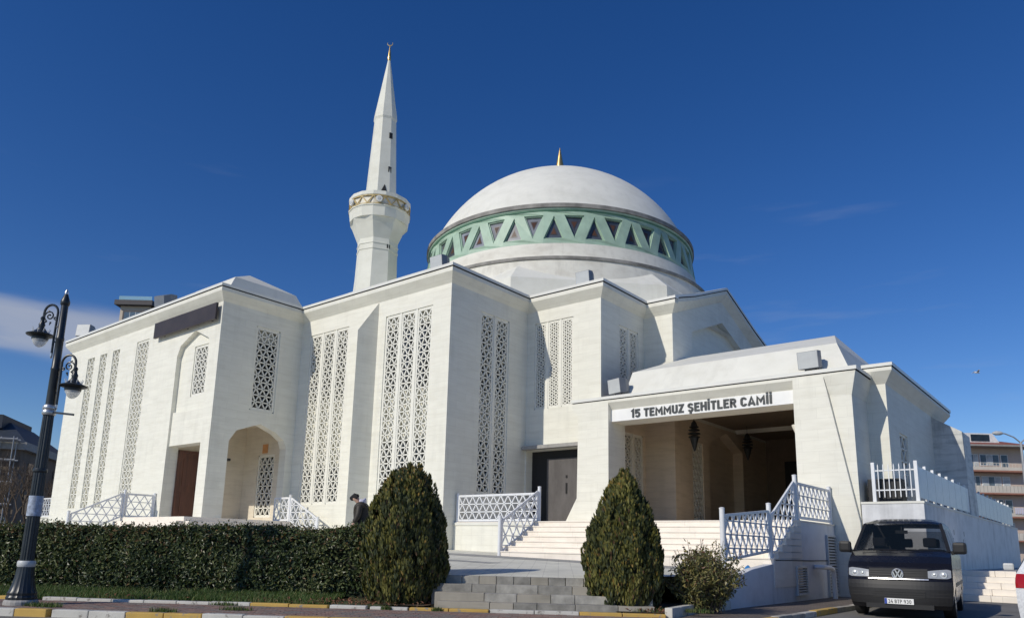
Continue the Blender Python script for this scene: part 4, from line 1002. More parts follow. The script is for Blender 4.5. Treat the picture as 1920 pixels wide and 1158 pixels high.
# ================================================================== MINARET
MX, MY = -28.93, 24.0
mina = thing('minaret', (MX, MY, 11), 'tall slender white minaret with one balcony and a pointed spire', 'minaret')
A0 = R(-53)
def oct_(prof, name, mat, parent, n=8, a0=A0, **k):
    mb = MB(); mb.lathe((MX, MY, 0), prof, n, a0=a0); return mb.build(name, mat, parent, **k)
oct_([(1.45, 10.8), (1.2, 13.2), (1.10, 14.6), (1.06, 16.0)], 'base_shaft', 'minaret', mina)
oct_([(1.09, 16.0), (1.09, 16.08), (1.06, 16.085), (1.06, 16.3), (1.09, 16.305), (1.09, 16.38), (1.06, 16.4), (1.06, 16.6)], 'moulding', 'minaret', mina)
oct_([(1.06, 16.6), (1.38, 17.35), (1.52, 17.6)], 'corbel', 'minaret', mina)
oct_([(1.52, 17.6), (1.58, 18.1), (1.62, 18.12), (1.62, 18.18), (.8, 18.2)], 'balcony', 'minaret', mina, n=16)
bal = oct_([(1.54, 18.16), (1.56, 18.66), (1.5, 18.66), (1.5, 18.2)], 'parapet', 'cream', mina, n=16)
mb = MB()
for k in range(32):
    a0_, a1_ = A0+2*PI*k/32, A0+2*PI*(k+1)/32; P_ = lambda a, z: (MX+1.585*math.cos(a), MY+1.585*math.sin(a), z)
    za, zb = (18.22, 18.62) if k % 2 else (18.62, 18.22)
    nr_ = Vector((math.cos((a0_+a1_)/2), math.sin((a0_+a1_)/2), 0))
    mb.bar(P_(a0_, za), P_(a1_, zb), .05, .04, nr_); mb.bar(P_(a0_, 18.2), P_(a1_, 18.2), .05, .05, nr_); mb.bar(P_(a0_, 18.64), P_(a1_, 18.64), .05, .05, nr_)
mb.build('gold_tracery', 'goldpaint', bal)
oct_([(1.6, 18.67), (1.63, 18.70), (1.61, 18.9), (1.5, 18.93), (1.45, 18.7)], 'parapet_rail', 'minaret', bal, n=16)
for k in range(6):
    a = R(-100+k*58); c = Vector((MX+1.6*math.cos(a), MY+1.6*math.sin(a), 18.42)); nn = Vector((math.cos(a), math.sin(a), 0))
    mb = MB(); mb.tube([c, c+nn*.06, c+nn*.1, c+nn*.10], [.17, .18, .16, .13], 18); sp_ = mb.build('round_lamp', 'capmetal', mina, smooth=True)
    mb = MB(); mb.tube([c+nn*.1, c+nn*.115], [.10, .08], 14); mb.build('lens', 'boxgrey', sp_)
oct_([(.84, 18.2), (.84, 19.0), (.6, 23.62)], 'upper_shaft', 'minaret', mina)
oct_([(.6, 23.62), (.64, 23.75), (.62, 24.0)], 'collar', 'minaret', mina)
spire = oct_([(.62, 24.0), (.07, 27.45)], 'spire', 'minaret', mina)
mb = MB(); mb.lathe((MX, MY, 0), [(.075, 27.4), (.1, 27.5), (.085, 27.75), (.015, 28.35)], 14); fin = mb.build('finial', 'gold', mina, smooth=True)
mb = MB(); mb.tube([(MX+.12*math.cos(a), MY+.09*math.cos(a), 28.5+.14*math.sin(a)) for a in [R(150+i*20) for i in range(13)]], [.006+.022*math.sin(PI*i/12) for i in range(13)], 8); mb.build('crescent', 'goldpaint', fin)
def slit(az, z, h, r0, wd=.09):
    a = R(az); nn = Vector((math.cos(a), math.sin(a), 0)); tt = Vector((-nn.y, nn.x, 0)); mb = MB(); mb.obox(Vector((MX, MY, z))+nn*r0, tt*wd, nn*.05, (0, 0, h/2)); mb.build('slit_window', 'dark', mina)
for z, h, r0 in ((22.6, .32, .62), (20.6, .32, .70), (16.2, .4, 1.0), (14.9, .35, 1.0)): slit(-8, z, h, r0)
a = R(-30.5); nn = Vector((math.cos(a), math.sin(a), 0)); tt = Vector((-nn.y, nn.x, 0)); c = Vector((MX, MY, 18.95))+nn*.765
mb = MB(); mb.add([c-tt*.27, c+tt*.27, c+tt*.05+Vector((0, 0, .75))-nn*.02], [(0, 1, 2)]); mb.add([c-tt*.27+nn*.03, c+tt*.27+nn*.03, c+tt*.05+Vector((0, 0, .75))], [(0, 1, 2)]); mb.build('balcony_door', 'dark', mina)

# ================================================================== ROOF FLOODLIGHTS, SIGN, LANTERNS
def floodlight(loc, yaw, tilt, label, s=.55):
    o = thing('floodlight', loc, label, 'floodlight', 'grey box floodlights on the roof edges', rz=yaw)
    mb = MB(); hw_, hh, dp = s/2, s*.42, s*.36
    ct, st_ = math.cos(tilt), math.sin(tilt)
    def L(x, y, z): return (x, y*ct+z*st_, s*.62-y*st_+z*ct)
    fr_ = [L(-hw_, -dp, -hh), L(hw_, -dp, -hh), L(hw_, -dp, hh), L(-hw_, -dp, hh)]; bk = [L(-hw_*.7, dp*1.4, -hh*.7), L(hw_*.7, dp*1.4, -hh*.7), L(hw_*.7, dp*1.4, hh*.7), L(-hw_*.7, dp*1.4, hh*.7)]; md = [L(-hw_, dp*.3, -hh), L(hw_, dp*.3, -hh), L(hw_, dp*.3, hh), L(-hw_, dp*.3, hh)]
    mb.add(fr_+md+bk, [(0, 1, 2, 3)]+[((i+1) % 4, i, 4+i, 4+(i+1) % 4) for i in range(4)]+[(4+(i+1) % 4, 4+i, 8+i, 8+(i+1) % 4) for i in range(4)]+[(11, 10, 9, 8)])
    mb.build('housing', 'boxback', o, local=True)
    mb = MB(); f2 = [L(-hw_*.96, -dp-.008, -hh*.96), L(hw_*.96, -dp-.008, -hh*.96), L(hw_*.96, -dp-.008, hh*.96), L(-hw_*.96, -dp-.008, hh*.96)]; mb.add(f2, [(0, 1, 2, 3)]); mb.build('lens', 'boxgrey', o, local=True)
    mb = MB()
    for sg in (-1, 1): mb.bar((sg*hw_*.5, 0, 0), (sg*hw_*.5, 0, s*.3), .03, .03, (0, 1, 0))
    mb.bar((-hw_*.5, 0, .012), (hw_*.5, 0, .012), .05, .024, (0, 0, 1)); mb.build('bracket', 'iron', o, local=True)
floodlight((-19.35, 19.15, 11.42), R(2), R(-8), 'grey floodlight box on the roof corner left of the dome', .62)
floodlight((-15.75, 23.75, 11.42), R(2), R(-8), 'grey floodlight box on the roof corner in front of the drum', .62)
floodlight((-13.65, 22.75, 6.59), R(-16), R(-8), 'grey floodlight box at the left end of the portico roof', .62)
floodlight((-6.92, 22.75, 6.59), R(-3), R(-8), 'grey floodlight box at the right end of the portico roof', .62)
floodlight((-41.7, 15.3, 11.42), R(32), R(5), 'grey floodlight box at the far left roof edge', .75)
floodlight((-33.3, 15.4, 11.42), R(200), R(10), 'pale floodlight box on the left wing seen from behind', .8)
sg = thing('sign_board', (-30.2, 14.9, 10.2), 'long dark brown blank sign board high on the left wing', 'sign')
mb = MB(); mb.box(-32.8, -27.62, 14.80, 14.90, 9.96, 10.66); mb.build('board', 'brownpanel', sg, bevel=.01)
for x in (-32.2, -30.2, -28.2):
    mb = MB(); mb.box(x, x+.06, 14.90, 15.03, 10.0, 10.6); mb.build('bracket', 'iron', sg)
def lantern(loc, label):
    o = thing('hanging_lantern', loc, label, 'lantern', 'dark metal lanterns in the portico')
    mb = MB(); x, y, z = loc
    mb.lathe(loc, [(.02, -.75), (.05, -.7), (.12, -.45), (.17, -.25)], 10); mb.build('lower_body', 'iron', o)
    for zz, r_ in ((-.25, .22), (-.12, .24), (0.02, .22), (.14, .18)):
        mb = MB(); mb.lathe(loc, [(r_*.6, zz), (r_, zz+.02), (r_, zz+.06), (r_*.5, zz+.1)], 10); mb.build('tier', 'iron', o)
    mb = MB(); mb.lathe(loc, [(.14, .2), (.1, .35), (.02, .45)], 10); mb.tube([(x, y, z+.4), (x, y, 6.7)], .012, 5); mb.build('hanger', 'iron', o)
lantern((-12.6, 26.6, 5.75), 'dark tiered lantern hanging nearer the letters of the portico')
lantern((-12.6, 31.9, 5.95), 'dark tiered lantern hanging deeper inside the portico')
mb = MB(); mb.lathe((-7.46, 22.9, 5.0), [(.03, -.3), (.1, -.15), (.16, 0), (.17, .06)], 14); tag(mb.build('wall_lamp', 'cream', None, smooth=True), 'cream cone wall lamp inside the right edge of the portico opening', 'lamp')

# ================================================================== STREET LAMP
LB = T(-8.93, 12.38, 0.09)
lamp = thing('street_lamp', LB, 'ornate dark iron street lamp with two scrolled arms in front of the hedge', 'street lamp')
mb = MB(); mb.lathe(LB, [(.255, 0), (.255, .06), (.235, .09)], 20); mb.build('foot', 'concrete', lamp, bevel=.01)
mb = MB(); mb.lathe(LB, [(.225, .085), (.23, .13), (.215, .16), (.22, .2), (.195, .24), (.17, .33), (.145, .45), (.13, .58), (.128, .63)], 40, flute=.045); mb.build('base', 'iron', lamp, smooth=25)
mb = MB(); mb.lathe(LB, [(.128, .62), (.138, .64), (.138, .70), (.125, .72)], 24); mb.build('collar', 'boxgrey', lamp, smooth=True)
mb = MB(); mb.lathe(LB, [(.108, .7), (.102, 1.6), (.092, 2.6), (.085, 3.22)], 32, flute=.10); mb.lathe(LB, [(.10, 2.2), (.112, 2.22), (.112, 2.25), (.10, 2.27)], 24); mb.build('pole', 'iron', lamp, smooth=25)
mb = MB(); mb.lathe(LB, [(.112, 1.46), (.110, 1.80)], 24); mb.build('pasted_notice', 'sticker', lamp, smooth=True)
mb = MB(); mb.lathe(LB, [(.10, 3.2), (.112, 3.23), (.112, 3.27), (.098, 3.29), (.11, 3.31), (.11, 3.35), (.09, 3.38)], 28); mb.build('ring', 'steel', lamp, smooth=True)
mb = MB(); mb.lathe(LB, [(.075, 3.35), (.07, 4.0), (.075, 4.01), (.075, 4.05), (.068, 4.06), (.064, 4.55), (.07, 4.56), (.07, 4.60), (.062, 4.62), (.058, 5.2), (.075, 5.22), (.078, 5.28), (.05, 5.36), (.03, 5.42)], 20); mb.build('upper_pole', 'iron', lamp, smooth=True)
mb = MB(); mb.lathe(LB, [(.028, 5.41), (.034, 5.45), (.012, 5.51)], 12); mb.build('finial', 'steel', lamp, smooth=True)
mb = MB(); a = LB+Vector((0, 0, 3.26)); mb.bar(a, a+US*.52+Vector((0, 0, -.06))-NS*.1, .035, .035, (0, 0, 1)); mb.build('crossbar', 'iron', lamp)
def arm(sgn, dz):
    W = lambda a, z, d=0.0: LB+US*(sgn*a)+Vector((0, 0, z+dz-.1))+NS*d
    pts = [(.115, 4.42), (.115, 4.75), (.11, 5.02)]+[(.235+.128*math.cos(R(175-i*17.5)), 5.17+.15*math.sin(R(175-i*17.5))) for i in range(11)]+[(.365, 5.06)]
    mb = MB(); mb.tube([W(*p) for p in pts], .021, 8)
    am = mb.build('arm', 'iron', lamp, smooth=True)
    mb = MB(); mb.tube([W(.115, 4.42), W(.115, 4.36), W(.115, 4.32)], [.022, .02, .006], 8); mb.build('arm_tip', 'steel', am)
    mb = MB()
    for zz in (4.62, 4.9):
        mb = MB(); mb.bar(W(.05, zz), W(.125, zz+.02), .03, .03, (0, 0, 1)); mb.build('bracket', 'iron', am)
    mb = MB()
    sp = [(.255+(.105-.0058*i)*math.cos(R(-60+i*36)), 5.11+(.105-.0058*i)*math.sin(R(-60+i*36))) for i in range(17)]
    mb.tube([W(*p) for p in sp], [.013]*14+[.018, .02, .015], 6)
    sp = [(.145+(.035-.003*i)*math.cos(R(180+i*45)), 5.07+(.035-.003*i)*math.sin(R(180+i*45))) for i in range(10)]
    mb.tube([W(*p) for p in sp], .011, 6)
    for (p, q) in (((.30, 5.02), (.34, 4.97)), ((.22, 5.0), (.24, 4.94)), ((.27, 5.19), (.30, 5.22))): mb.tube([W(*p), W(*q)], [.02, .006], 6)
    mb.build('scroll', 'iron', am, smooth=True)
    c = W(.375, 0); c = (c.x, c.y, LB.z+dz-.1)
    mb = MB(); mb.lathe(c, [(.022, 5.10), (.04, 5.07), (.03, 5.03), (.035, 4.99), (.055, 4.95), (.045, 4.90), (.075, 4.86), (.075, 4.82)][::-1], 16); hd = mb.build('lantern', 'iron', lamp, smooth=True)
    mb = MB(); mb.lathe(c, [(.13, 4.67), (.135, 4.71), (.225, 4.745), (.23, 4.76), (.13, 4.80), (.09, 4.84)], 28); mb.build('lamp_shade', 'iron', hd, smooth=True)
    mb = MB(); mb.lathe(c, [(.012, 4.53), (.05, 4.545), (.09, 4.585), (.118, 4.64), (.125, 4.69)], 24); mb.build('globe', 'lampglass', hd, smooth=True)
    mb = MB()
    for k in range(9):
        a = 2*PI*k/9; p = Vector((c[0]+.12*math.cos(a), c[1]+.12*math.sin(a), c[2]+4.80)); mb.tube([p, p+Vector((.03*math.cos(a), .03*math.sin(a), .08))], [.012, .004], 5)
    mb.build('crown_spikes', 'lampglass', hd)
arm(-1, 0.0); arm(1, -.93)

# ================================================================== PLANTS
def leaf(mb, p, d, n, L, W, mi, fold=.25):
    d = d.normalized(); sd_ = d.cross(n)
    if sd_.length < 1e-3: sd_ = d.orthogonal()
    sd_.normalize(); nn = sd_.cross(d)
    a = p; m1 = p+d*L*.45; tip = p+d*L-nn*L*.12
    l = m1+sd_*W*.5+nn*W*fold; r = m1-sd_*W*.5+nn*W*fold
    mb.add([a, r, tip, l], [(0, 1, 2), (0, 2, 3)], mi)
def rv(s=1.0):
    while True:
        v = Vector((random.uniform(-1, 1), random.uniform(-1, 1), random.uniform(-1, 1)))
        if .05 < v.length < 1: return v.normalized()*s
from mathutils import noise as mn
hedge = thing('hedge', T(-10, 15.5, .15), 'long clipped dark green laurel hedge behind the lawn strip', 'hedge')
HT0, HT1, HS0, HS1 = -17.5, -3.3, 14.95, 16.05
def htop(t): return 1.40+.012*(t+10)+.08*mn.noise(Vector((t*.9, 3.1, 0)))+.05*mn.noise(Vector((t*3.1, 7.1, 0)))
def hfront(t, z): return HS0+.16*mn.noise(Vector((t*1.1, z*1.4, 1.7)))+.05*mn.noise(Vector((t*3.7, z*3.7, 5.7)))+.10*(1-min(1, z/.5))
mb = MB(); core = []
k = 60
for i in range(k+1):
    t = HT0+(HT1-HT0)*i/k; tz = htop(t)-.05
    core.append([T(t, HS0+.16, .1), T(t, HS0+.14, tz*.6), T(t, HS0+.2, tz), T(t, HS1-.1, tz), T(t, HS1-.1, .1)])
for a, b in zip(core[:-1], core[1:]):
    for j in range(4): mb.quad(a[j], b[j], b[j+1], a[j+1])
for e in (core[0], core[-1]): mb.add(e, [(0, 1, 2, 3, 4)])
mb.build('shade_core', 'hedgecore', hedge)  # solid dark core, its colour stands for shade between the leaves
mb = MB()
def hmat(t, z, prob=0.0):
    q = 1.2*mn.noise(Vector((t*.8, z*1.2, 9.2)))-.25*(1 if t < -9 else 0); x = random.random()
    if z > 1.15 and x < .10+.25*max(0, mn.noise(Vector((t*.8, 2.2, 3.3)))): return 3
    if x < .22-q*.4: return 2
    if x < .60-q*.5: return 1
    return 0 if x < .97 else 3
for i in range(30000):
    t = random.uniform(HT0 if random.random() < .15 else -13.5, HT1); r = random.random()
    if r < .74:
        z = .12+(htop(t)-.12)*random.random()**.9; s = hfront(t, z)+random.random()**2*.16-.02; out = -NS
        if z < .3 and random.random() < .5: continue
        if mn.noise(Vector((t*1.6, z*2.2, 21.5))) > .22 and random.random() < .6: continue
    elif r < .96:
        s = random.uniform(HS0, HS1); z = htop(t)+random.uniform(-.07, .03)+(.07*random.random() if random.random() < .06 else 0); out = Vector((0, 0, 1))
    else:
        z = random.uniform(.15, 1.4); s = random.uniform(HS0, HS1); t = HT1+random.uniform(-.06, .06); out = US
    p = T(t, s, z); n = (out*1.1+rv(.8)+Vector((0, 0, .35))).normalized(); d = (rv(1)+Vector((0, 0, .25))+out*.5); d = d-n*d.dot(n)*.7
    leaf(mb, p, d, n, random.uniform(.07, .115), random.uniform(.036, .055), hmat(t, z))
for i in range(520):                          # stray shoots on top
    t = random.uniform(-13, HT1); s = random.uniform(HS0, HS0+.5); z = htop(t); h = random.uniform(.04, .16); b = T(t, s, z); lean = rv(.06)
    for k in range(5):
        p = b+lean*k/5+Vector((0, 0, h*k/5)); leaf(mb, p, rv(1)+Vector((0, 0, .6)), rv(1), random.uniform(.04, .075), .03, random.choice((1, 1, 2, 3)))
o = mb.build('foliage', HEDGE, hedge); o['kind'] = 'stuff'

def thuja(base, prof, H, label, seed, N_=33000, gold=.5):
    rs_ = random.Random(seed)
    th = thing('conifer', base, label, 'conifer')
    mb = MB(); mb.tube([base+Vector((0, 0, -.05)), base+Vector((0, 0, H*.5))], [.08, .04], 8); mb.build('trunk', 'bark', th)
    def rad(h):
        for (h0, r0), (h1, r1) in zip(prof[:-1], prof[1:]):
            if h0 <= h <= h1: return r0+(r1-r0)*(h-h0)/(h1-h0)
        return prof[-1][1]
    def lump(a, h):
        v = Vector((math.cos(a)*2.2, math.sin(a)*2.2, h*3.0+seed))
        return 1+.11*mn.noise(v)+.12*mn.noise(v*2.3)+.05*mn.noise(v*5)
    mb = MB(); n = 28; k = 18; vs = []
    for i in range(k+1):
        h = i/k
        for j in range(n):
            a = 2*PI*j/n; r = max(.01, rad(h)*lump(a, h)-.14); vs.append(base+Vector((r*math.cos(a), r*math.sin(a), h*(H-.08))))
    mb.add(vs, [(i*n+j, i*n+(j+1) % n, (i+1)*n+(j+1) % n, (i+1)*n+j) for i in range(k) for j in range(n)]); mb.build('shade_core', 'hedgecore', th)  # solid dark core: stops see-through and paints shade into the gaps
    mb = MB()
    clumps = []
    for i in range(560):
        h = rs_.random()**1.0*.97; a = rs_.uniform(0, 2*PI); r0 = rad(h)
        if rs_.random() > .3+r0: continue
        clumps.append((h, a, rs_.uniform(.07, .15), rs_.uniform(.13, .30), rs_.uniform(-.03, .06), rs_.gauss(0, .22)))
    for k in range(5): clumps.append((.97+.012*k, rs_.uniform(0, 6.28), .05, .14, .0, .2))
    for (h, a, cw, chh, pro, tone) in clumps:
        r = max(.0, rad(h)*lump(a, h)+pro-.06); cc = base+Vector((r*math.cos(a), r*math.sin(a), h*H)); out = Vector((math.cos(a), math.sin(a), 0)); tg = Vector((-out.y, out.x, 0))
        for k in range(int(N_/400*(cw*chh/.024)**.6)):
            u = rs_.uniform(-1, 1); v = rs_.uniform(-1, 1); q = 1-.75*v*v
            dpt = math.sqrt(max(0, 1-u*u))*q*cw*.9
            c = cc+tg*u*cw*q+Vector((0, 0, v*chh))+out*(dpt-(.0 if rs_.random() < .7 else rs_.random()*.08))
            if c.z < base.z+.02: continue
            g = mn.noise(Vector((math.cos(a)*2, math.sin(a)*2, h*4+seed*2))); x = rs_.random()-g*.45-tone-.35*(dpt/cw-.5)-.15*v  # clump fronts and tops lighter, hollows darker: highlights put into leaf colour
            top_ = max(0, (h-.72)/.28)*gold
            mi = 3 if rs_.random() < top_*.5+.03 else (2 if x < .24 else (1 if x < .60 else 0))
            if rs_.random() < .03 and h < .75: mi = 4
            L = rs_.uniform(.07, .135); W = L*.34
            ya = a+rs_.uniform(-1.2, 1.2); tang = Vector((-math.sin(ya), math.cos(ya), 0)); upv = (Vector((0, 0, 1))+out*rs_.uniform(-.05, .5)+tang*(rs_.uniform(-.25, .25)+u*.3)).normalized()
            pl = (tang*math.cos(rs_.uniform(-.8, .8))+out*rs_.uniform(-.3, .3)).normalized()
            b0 = c-upv*L*.35
            vs = [b0-pl*W*.12, b0+pl*W*.12, b0+pl*W*.5+upv*L*.45, b0+pl*W*.36+upv*L*.82, b0+pl*W*.12+upv*L*.7, b0+upv*L, b0-pl*W*.16+upv*L*.72, b0-pl*W*.38+upv*L*.86, b0-pl*W*.5+upv*L*.4]
            mb.add(vs, [(0, 1, 2), (0, 2, 3, 4), (0, 4, 5, 6), (0, 6, 7, 8)], mi)
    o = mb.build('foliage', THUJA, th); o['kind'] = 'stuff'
thuja(T(-2.93, 14.55, .14), [(0, .48), (.08, .60), (.25, .72), (.45, .71), (.62, .63), (.78, .50), (.9, .35), (.97, .20), (1, .03)], 2.47, 'rounded golden tipped conifer at the right end of the hedge', 3.0)
thuja(T(1.22, 14.46, .14), [(0, .44), (.08, .57), (.22, .66), (.42, .67), (.58, .56), (.72, .42), (.86, .28), (.93, .14), (1, .02)], 2.40, 'pear shaped green conifer in front of the marble stairs', 8.0, gold=.3)

bush = thing('leafy_shrub', T(2.72, 15.0, .15), 'loose yellow green shrub beside the white balustrade post', 'shrub')
mbs = MB(); mb = MB()
for i in range(120):
    b = T(2.72+random.uniform(-.25, .3), 14.8+random.uniform(-.25, .25), .12); a = random.uniform(0, 2*PI); sp = random.uniform(.1, .78); H = random.uniform(.75, 1.38)*(1-.35*(sp/.78)**2)
    tip = b+Vector((sp*math.cos(a), sp*math.sin(a), H)); midp = b.lerp(tip, .5)+Vector((0, 0, .12))-Vector((math.cos(a), math.sin(a), 0))*sp*.15
    pts = [b.lerp(midp, k/4).lerp(midp.lerp(tip, k/4), k/4) for k in range(5)]
    mbs.tube(pts, [.012, .010, .008, .006, .003], 5)
    for k in range(58):
        u = .14+.78*random.random(); p = b.lerp(midp, u).lerp(midp.lerp(tip, u), u)+rv(.07); leaf(mb, p, rv(1)+Vector((0, 0, -.25)), rv(1)+Vector((0, 0, .7)), random.uniform(.065, .115), random.uniform(.026, .04), random.choice((0, 0, 1, 1, 1, 2, 2, 3 if u > .85 else 0)))
mbs.build('stems', 'bark', bush); o = mb.build('foliage', BUSH, bush); o['kind'] = 'stuff'
mb = MB()
def blade(p, h, mi):
    a = random.uniform(0, 2*PI); w_ = random.uniform(.003, .007); tt = Vector((math.cos(a), math.sin(a), 0))*w_; ln = rv(h*.45); ln.z = 0
    m = p+Vector((0, 0, h*.55))+ln*.3; e = p+Vector((0, 0, h*.92))+ln
    mb.add([p-tt, p+tt, m+tt*.7, m-tt*.7, e], [(0, 1, 2, 3), (3, 2, 4)], mi)
gcount = 0
for i in range(42000):
    t = random.uniform(-11.5, -3.0); s = random.uniform(13.58, 15.15)
    dens = .5+.9*mn.noise(Vector((t*1.2, s*1.6, 4.4)))+.4*(1 if -7.6 < t < -5.6 else 0)+(.35 if t < -8 else 0)-(1.2 if t > -4.2 else 0)
    if random.random() > dens: continue
    hz = .10+max(0, min(1, (s-13.55)/1.6))*.10
    blade(T(t, s, hz-.01), random.uniform(.05, .15)*(1.35 if -7.2 < t < -6.0 and s < 14.2 else 1), random.choice((0, 0, 0, 1, 1, 2) if dens > .5 else (0, 1, 2, 2)))
for i in range(2600):
    c = random.choice(((-8.45, 12.25, .35), (-8.3, 12.1, .3), (-6.2, 11.85, .25), (-5.3, 12.5, .3), (1.55, 13.75, .3), (2.1, 14.1, .35), (2.5, 13.95, .25), (-3.0, 13.42, .1), (-5.9, 13.42, .3), (-2.1, 13.40, .1)))
    a = random.uniform(0, 2*PI); r = random.random()**.7*c[2]
    blade(T(c[0]+r*math.cos(a), c[1]+.35*r*math.sin(a), .09 if c[0] < 1 else .15), random.uniform(.03, .10), random.choice((0, 0, 1, 2)))
o = mb.build('grass', GRASS); o['kind'] = 'stuff'; o['label'] = 'short uneven grass along the foot of the hedge'; o['category'] = 'grass'
mb = MB()
for i in range(700):
    t = random.choice((random.uniform(-4.6, -2.3), random.uniform(-9, -3.4), random.uniform(1.2, 1.9))); s = random.uniform(13.62, 14.7); leaf(mb, T(t, s, .17+random.random()*.02), rv(1)+Vector((0, 0, -.2)), Vector((0, 0, 1))+rv(.4), random.uniform(.05, .09), .035, random.randint(0, 1))
o = mb.build('fallen_leaves', [leafmat('dead_leaf_brown', (.20, .11, .06), .8), leafmat('dead_leaf_red', (.24, .10, .06), .8)]); o['kind'] = 'stuff'; o['label'] = 'dry fallen leaves under the hedge and conifer'; o['category'] = 'leaves'

# ================================================================== PERSON
def skin_mesh(name, nodes, edges, mat, parent, sub=2, root=0):
    me = bpy.data.meshes.new(name); me.from_pydata([n[0] for n in nodes], edges, []); me.materials.append(MAT[mat] if isinstance(mat, str) else mat)
    o = bpy.data.objects.new(name, me); col.objects.link(o); o.parent = parent
    m = o.modifiers.new('Skin', 'SKIN'); m.use_smooth_shade = True
    for v, n in zip(me.skin_vertices[0].data, nodes): v.radius = n[1] if isinstance(n[1], tuple) else (n[1], n[1]); v.use_root = False
    me.skin_vertices[0].data[root].use_root = True
    sb = o.modifiers.new('Subdivision', 'SUBSURF'); sb.levels = sub; sb.render_levels = sub
    return o
MAT['skin'] = simple('skin', (.48, .30, .22), .55, var=.06); MAT['jacket'] = simple('dark_quilted_jacket', (.032, .026, .018), .6, var=.3, scale=30); MAT['trousers'] = simple('dark_trousers', (.02, .022, .03), .8); MAT['capcloth'] = simple('black_cap', (.008, .008, .009), .8); MAT['hood'] = simple('white_hood', (.62, .60, .70), .85, var=.08, scale=14)
pz = terr_z(-15.0, 12.46)
per = thing('person', (-15.0, 12.46, pz), 'person in a dark quilted jacket, black cap and white hood walking behind the hedge', 'person', rz=YAW*-1+PI)
# local: +x is towards screen left (walking direction), +y towards the camera side
body = [((0, 0, .90), .13), ((.01, 0, 1.12), .13), ((.02, 0, 1.32), .12), ((.08, 0, 1.40), .055), ((.125, 0, 1.46), .06), ((.155, 0, 1.52), .083), ((.165, 0, 1.575), .073),
        ((0, .10, .86), .085), ((.06, .10, .48), .06), ((-.02, .10, .08), .04), ((.10, .10, .03), .035), ((0, -.10, .86), .085), ((.12, -.10, .5), .06), ((.16, -.10, .09), .04), ((.28, -.10, .04), .035),
        ((.02, .19, 1.34), .06), ((.03, .25, 1.08), .045), ((.14, .25, .88), .035), ((.20, .24, .80), .028), ((.02, -.19, 1.34), .06), ((0, -.24, 1.08), .045), ((.12, -.22, .9), .035), ((.18, -.2, .84), .028),
        ((.253, .0, 1.50), .02), ((.245, .235, .74), .012), ((.225, .26, .73), .010), ((.225, .215, .76), .009), ((.235, -.2, .78), .012)]
be = [(0, 1), (1, 2), (2, 3), (3, 4), (4, 5), (5, 6), (0, 7), (7, 8), (8, 9), (9, 10), (0, 11), (11, 12), (12, 13), (13, 14), (2, 15), (15, 16), (16, 17), (17, 18), (2, 19), (19, 20), (20, 21), (21, 22), (5, 23), (18, 24), (18, 25), (18, 26), (22, 27)]
skin_mesh('body', body, be, 'skin', per)
skin_mesh('jacket', [((-.01, 0, .80), (.19, .23)), ((-.02, 0, 1.0), (.19, .23)), ((-.02, 0, 1.2), (.19, .25)), ((.02, 0, 1.36), (.16, .22)), ((.05, 0, 1.44), (.10, .12)), ((.02, .20, 1.33), .092), ((.03, .265, 1.08), .078), ((.135, .26, .89), .062), ((.02, -.20, 1.33), .092), ((0, -.26, 1.08), .078), ((.11, -.24, .91), .062)],
          [(0, 1), (1, 2), (2, 3), (3, 4), (3, 5), (5, 6), (6, 7), (3, 8), (8, 9), (9, 10)], 'jacket', per)
skin_mesh('trousers', [((0, 0, .86), (.14, .16)), ((0, .1, .8), .11), ((.06, .1, .48), .085), ((-.02, .1, .12), .07), ((0, -.1, .8), .11), ((.12, -.1, .5), .085), ((.16, -.1, .13), .07)], [(0, 1), (1, 2), (2, 3), (0, 4), (4, 5), (5, 6)], 'trousers', per)
skin_mesh('hood', [((-.06, -.12, 1.44), .07), ((-.11, 0, 1.47), .10), ((-.06, .12, 1.44), .07), ((.06, .13, 1.45), .05), ((.06, -.13, 1.45), .05), ((-.05, 0, 1.53), .075)], [(0, 1), (1, 2), (2, 3), (0, 4), (1, 5)], 'hood', per, root=1)
capm = skin_mesh('cap', [((.115, 0, 1.565), (.095, .09)), ((.18, 0, 1.57), (.095, .088)), ((.15, 0, 1.615), (.08, .075)), ((.26, 0, 1.525), (.02, .07)), ((.315, 0, 1.485), (.012, .06))], [(0, 1), (1, 2), (1, 3), (3, 4)], 'capcloth', per, root=1)
for zz in (.92, 1.03, 1.14, 1.25):
    pass

# ================================================================== VEHICLES
VS = [-1, -.97, -.9, -.78, -.6, -.4, -.2, 0, .2, .4, .6, .78, .9, .97, 1]
def interp(tab, x):
    if x <= tab[0][0]: return tab[0][1]
    for (a, b), (c, d) in zip(tab[:-1], tab[1:]):
        if a <= x <= c: return b+(d-b)*(x-a)/(c-a)
    return tab[-1][1]
def spt(p, v, wt, rnd=.05):
    y, z, bl, rf = p; zz = z-rnd*rf*abs(v)**6
    return Vector((v*interp(wt, z), y+bl*abs(v)**3, zz))
def shell(mb, prof, wt, skip, arches, zb, arch_r):
    rows = [[spt(p, v, wt) for v in VS] for p in prof]
    for i in range(len(rows)-1):
        if i in skip: continue
        for j in range(len(VS)-1): mb.quad(rows[i][j], rows[i][j+1], rows[i+1][j+1], rows[i+1][j])
    for sgn, j in ((1, len(VS)-1), (-1, 0)):
        edge = [(r[j].y, r[j].z) for r in rows]
        bot = []
        y1 = edge[-1][0]; bot.append((y1, zb))
        for ya in sorted(arches, reverse=True):
            for k in range(9): a = R(k*22.5); bot.append((ya+arch_r*math.cos(a), zb+arch_r*.95*math.sin(a)))
        bot.append((edge[0][0], zb))
        loop = edge+bot
        mb.tess([loop], lambda y, z: (sgn*interp(wt, z), y, z), flip=(sgn < 0))
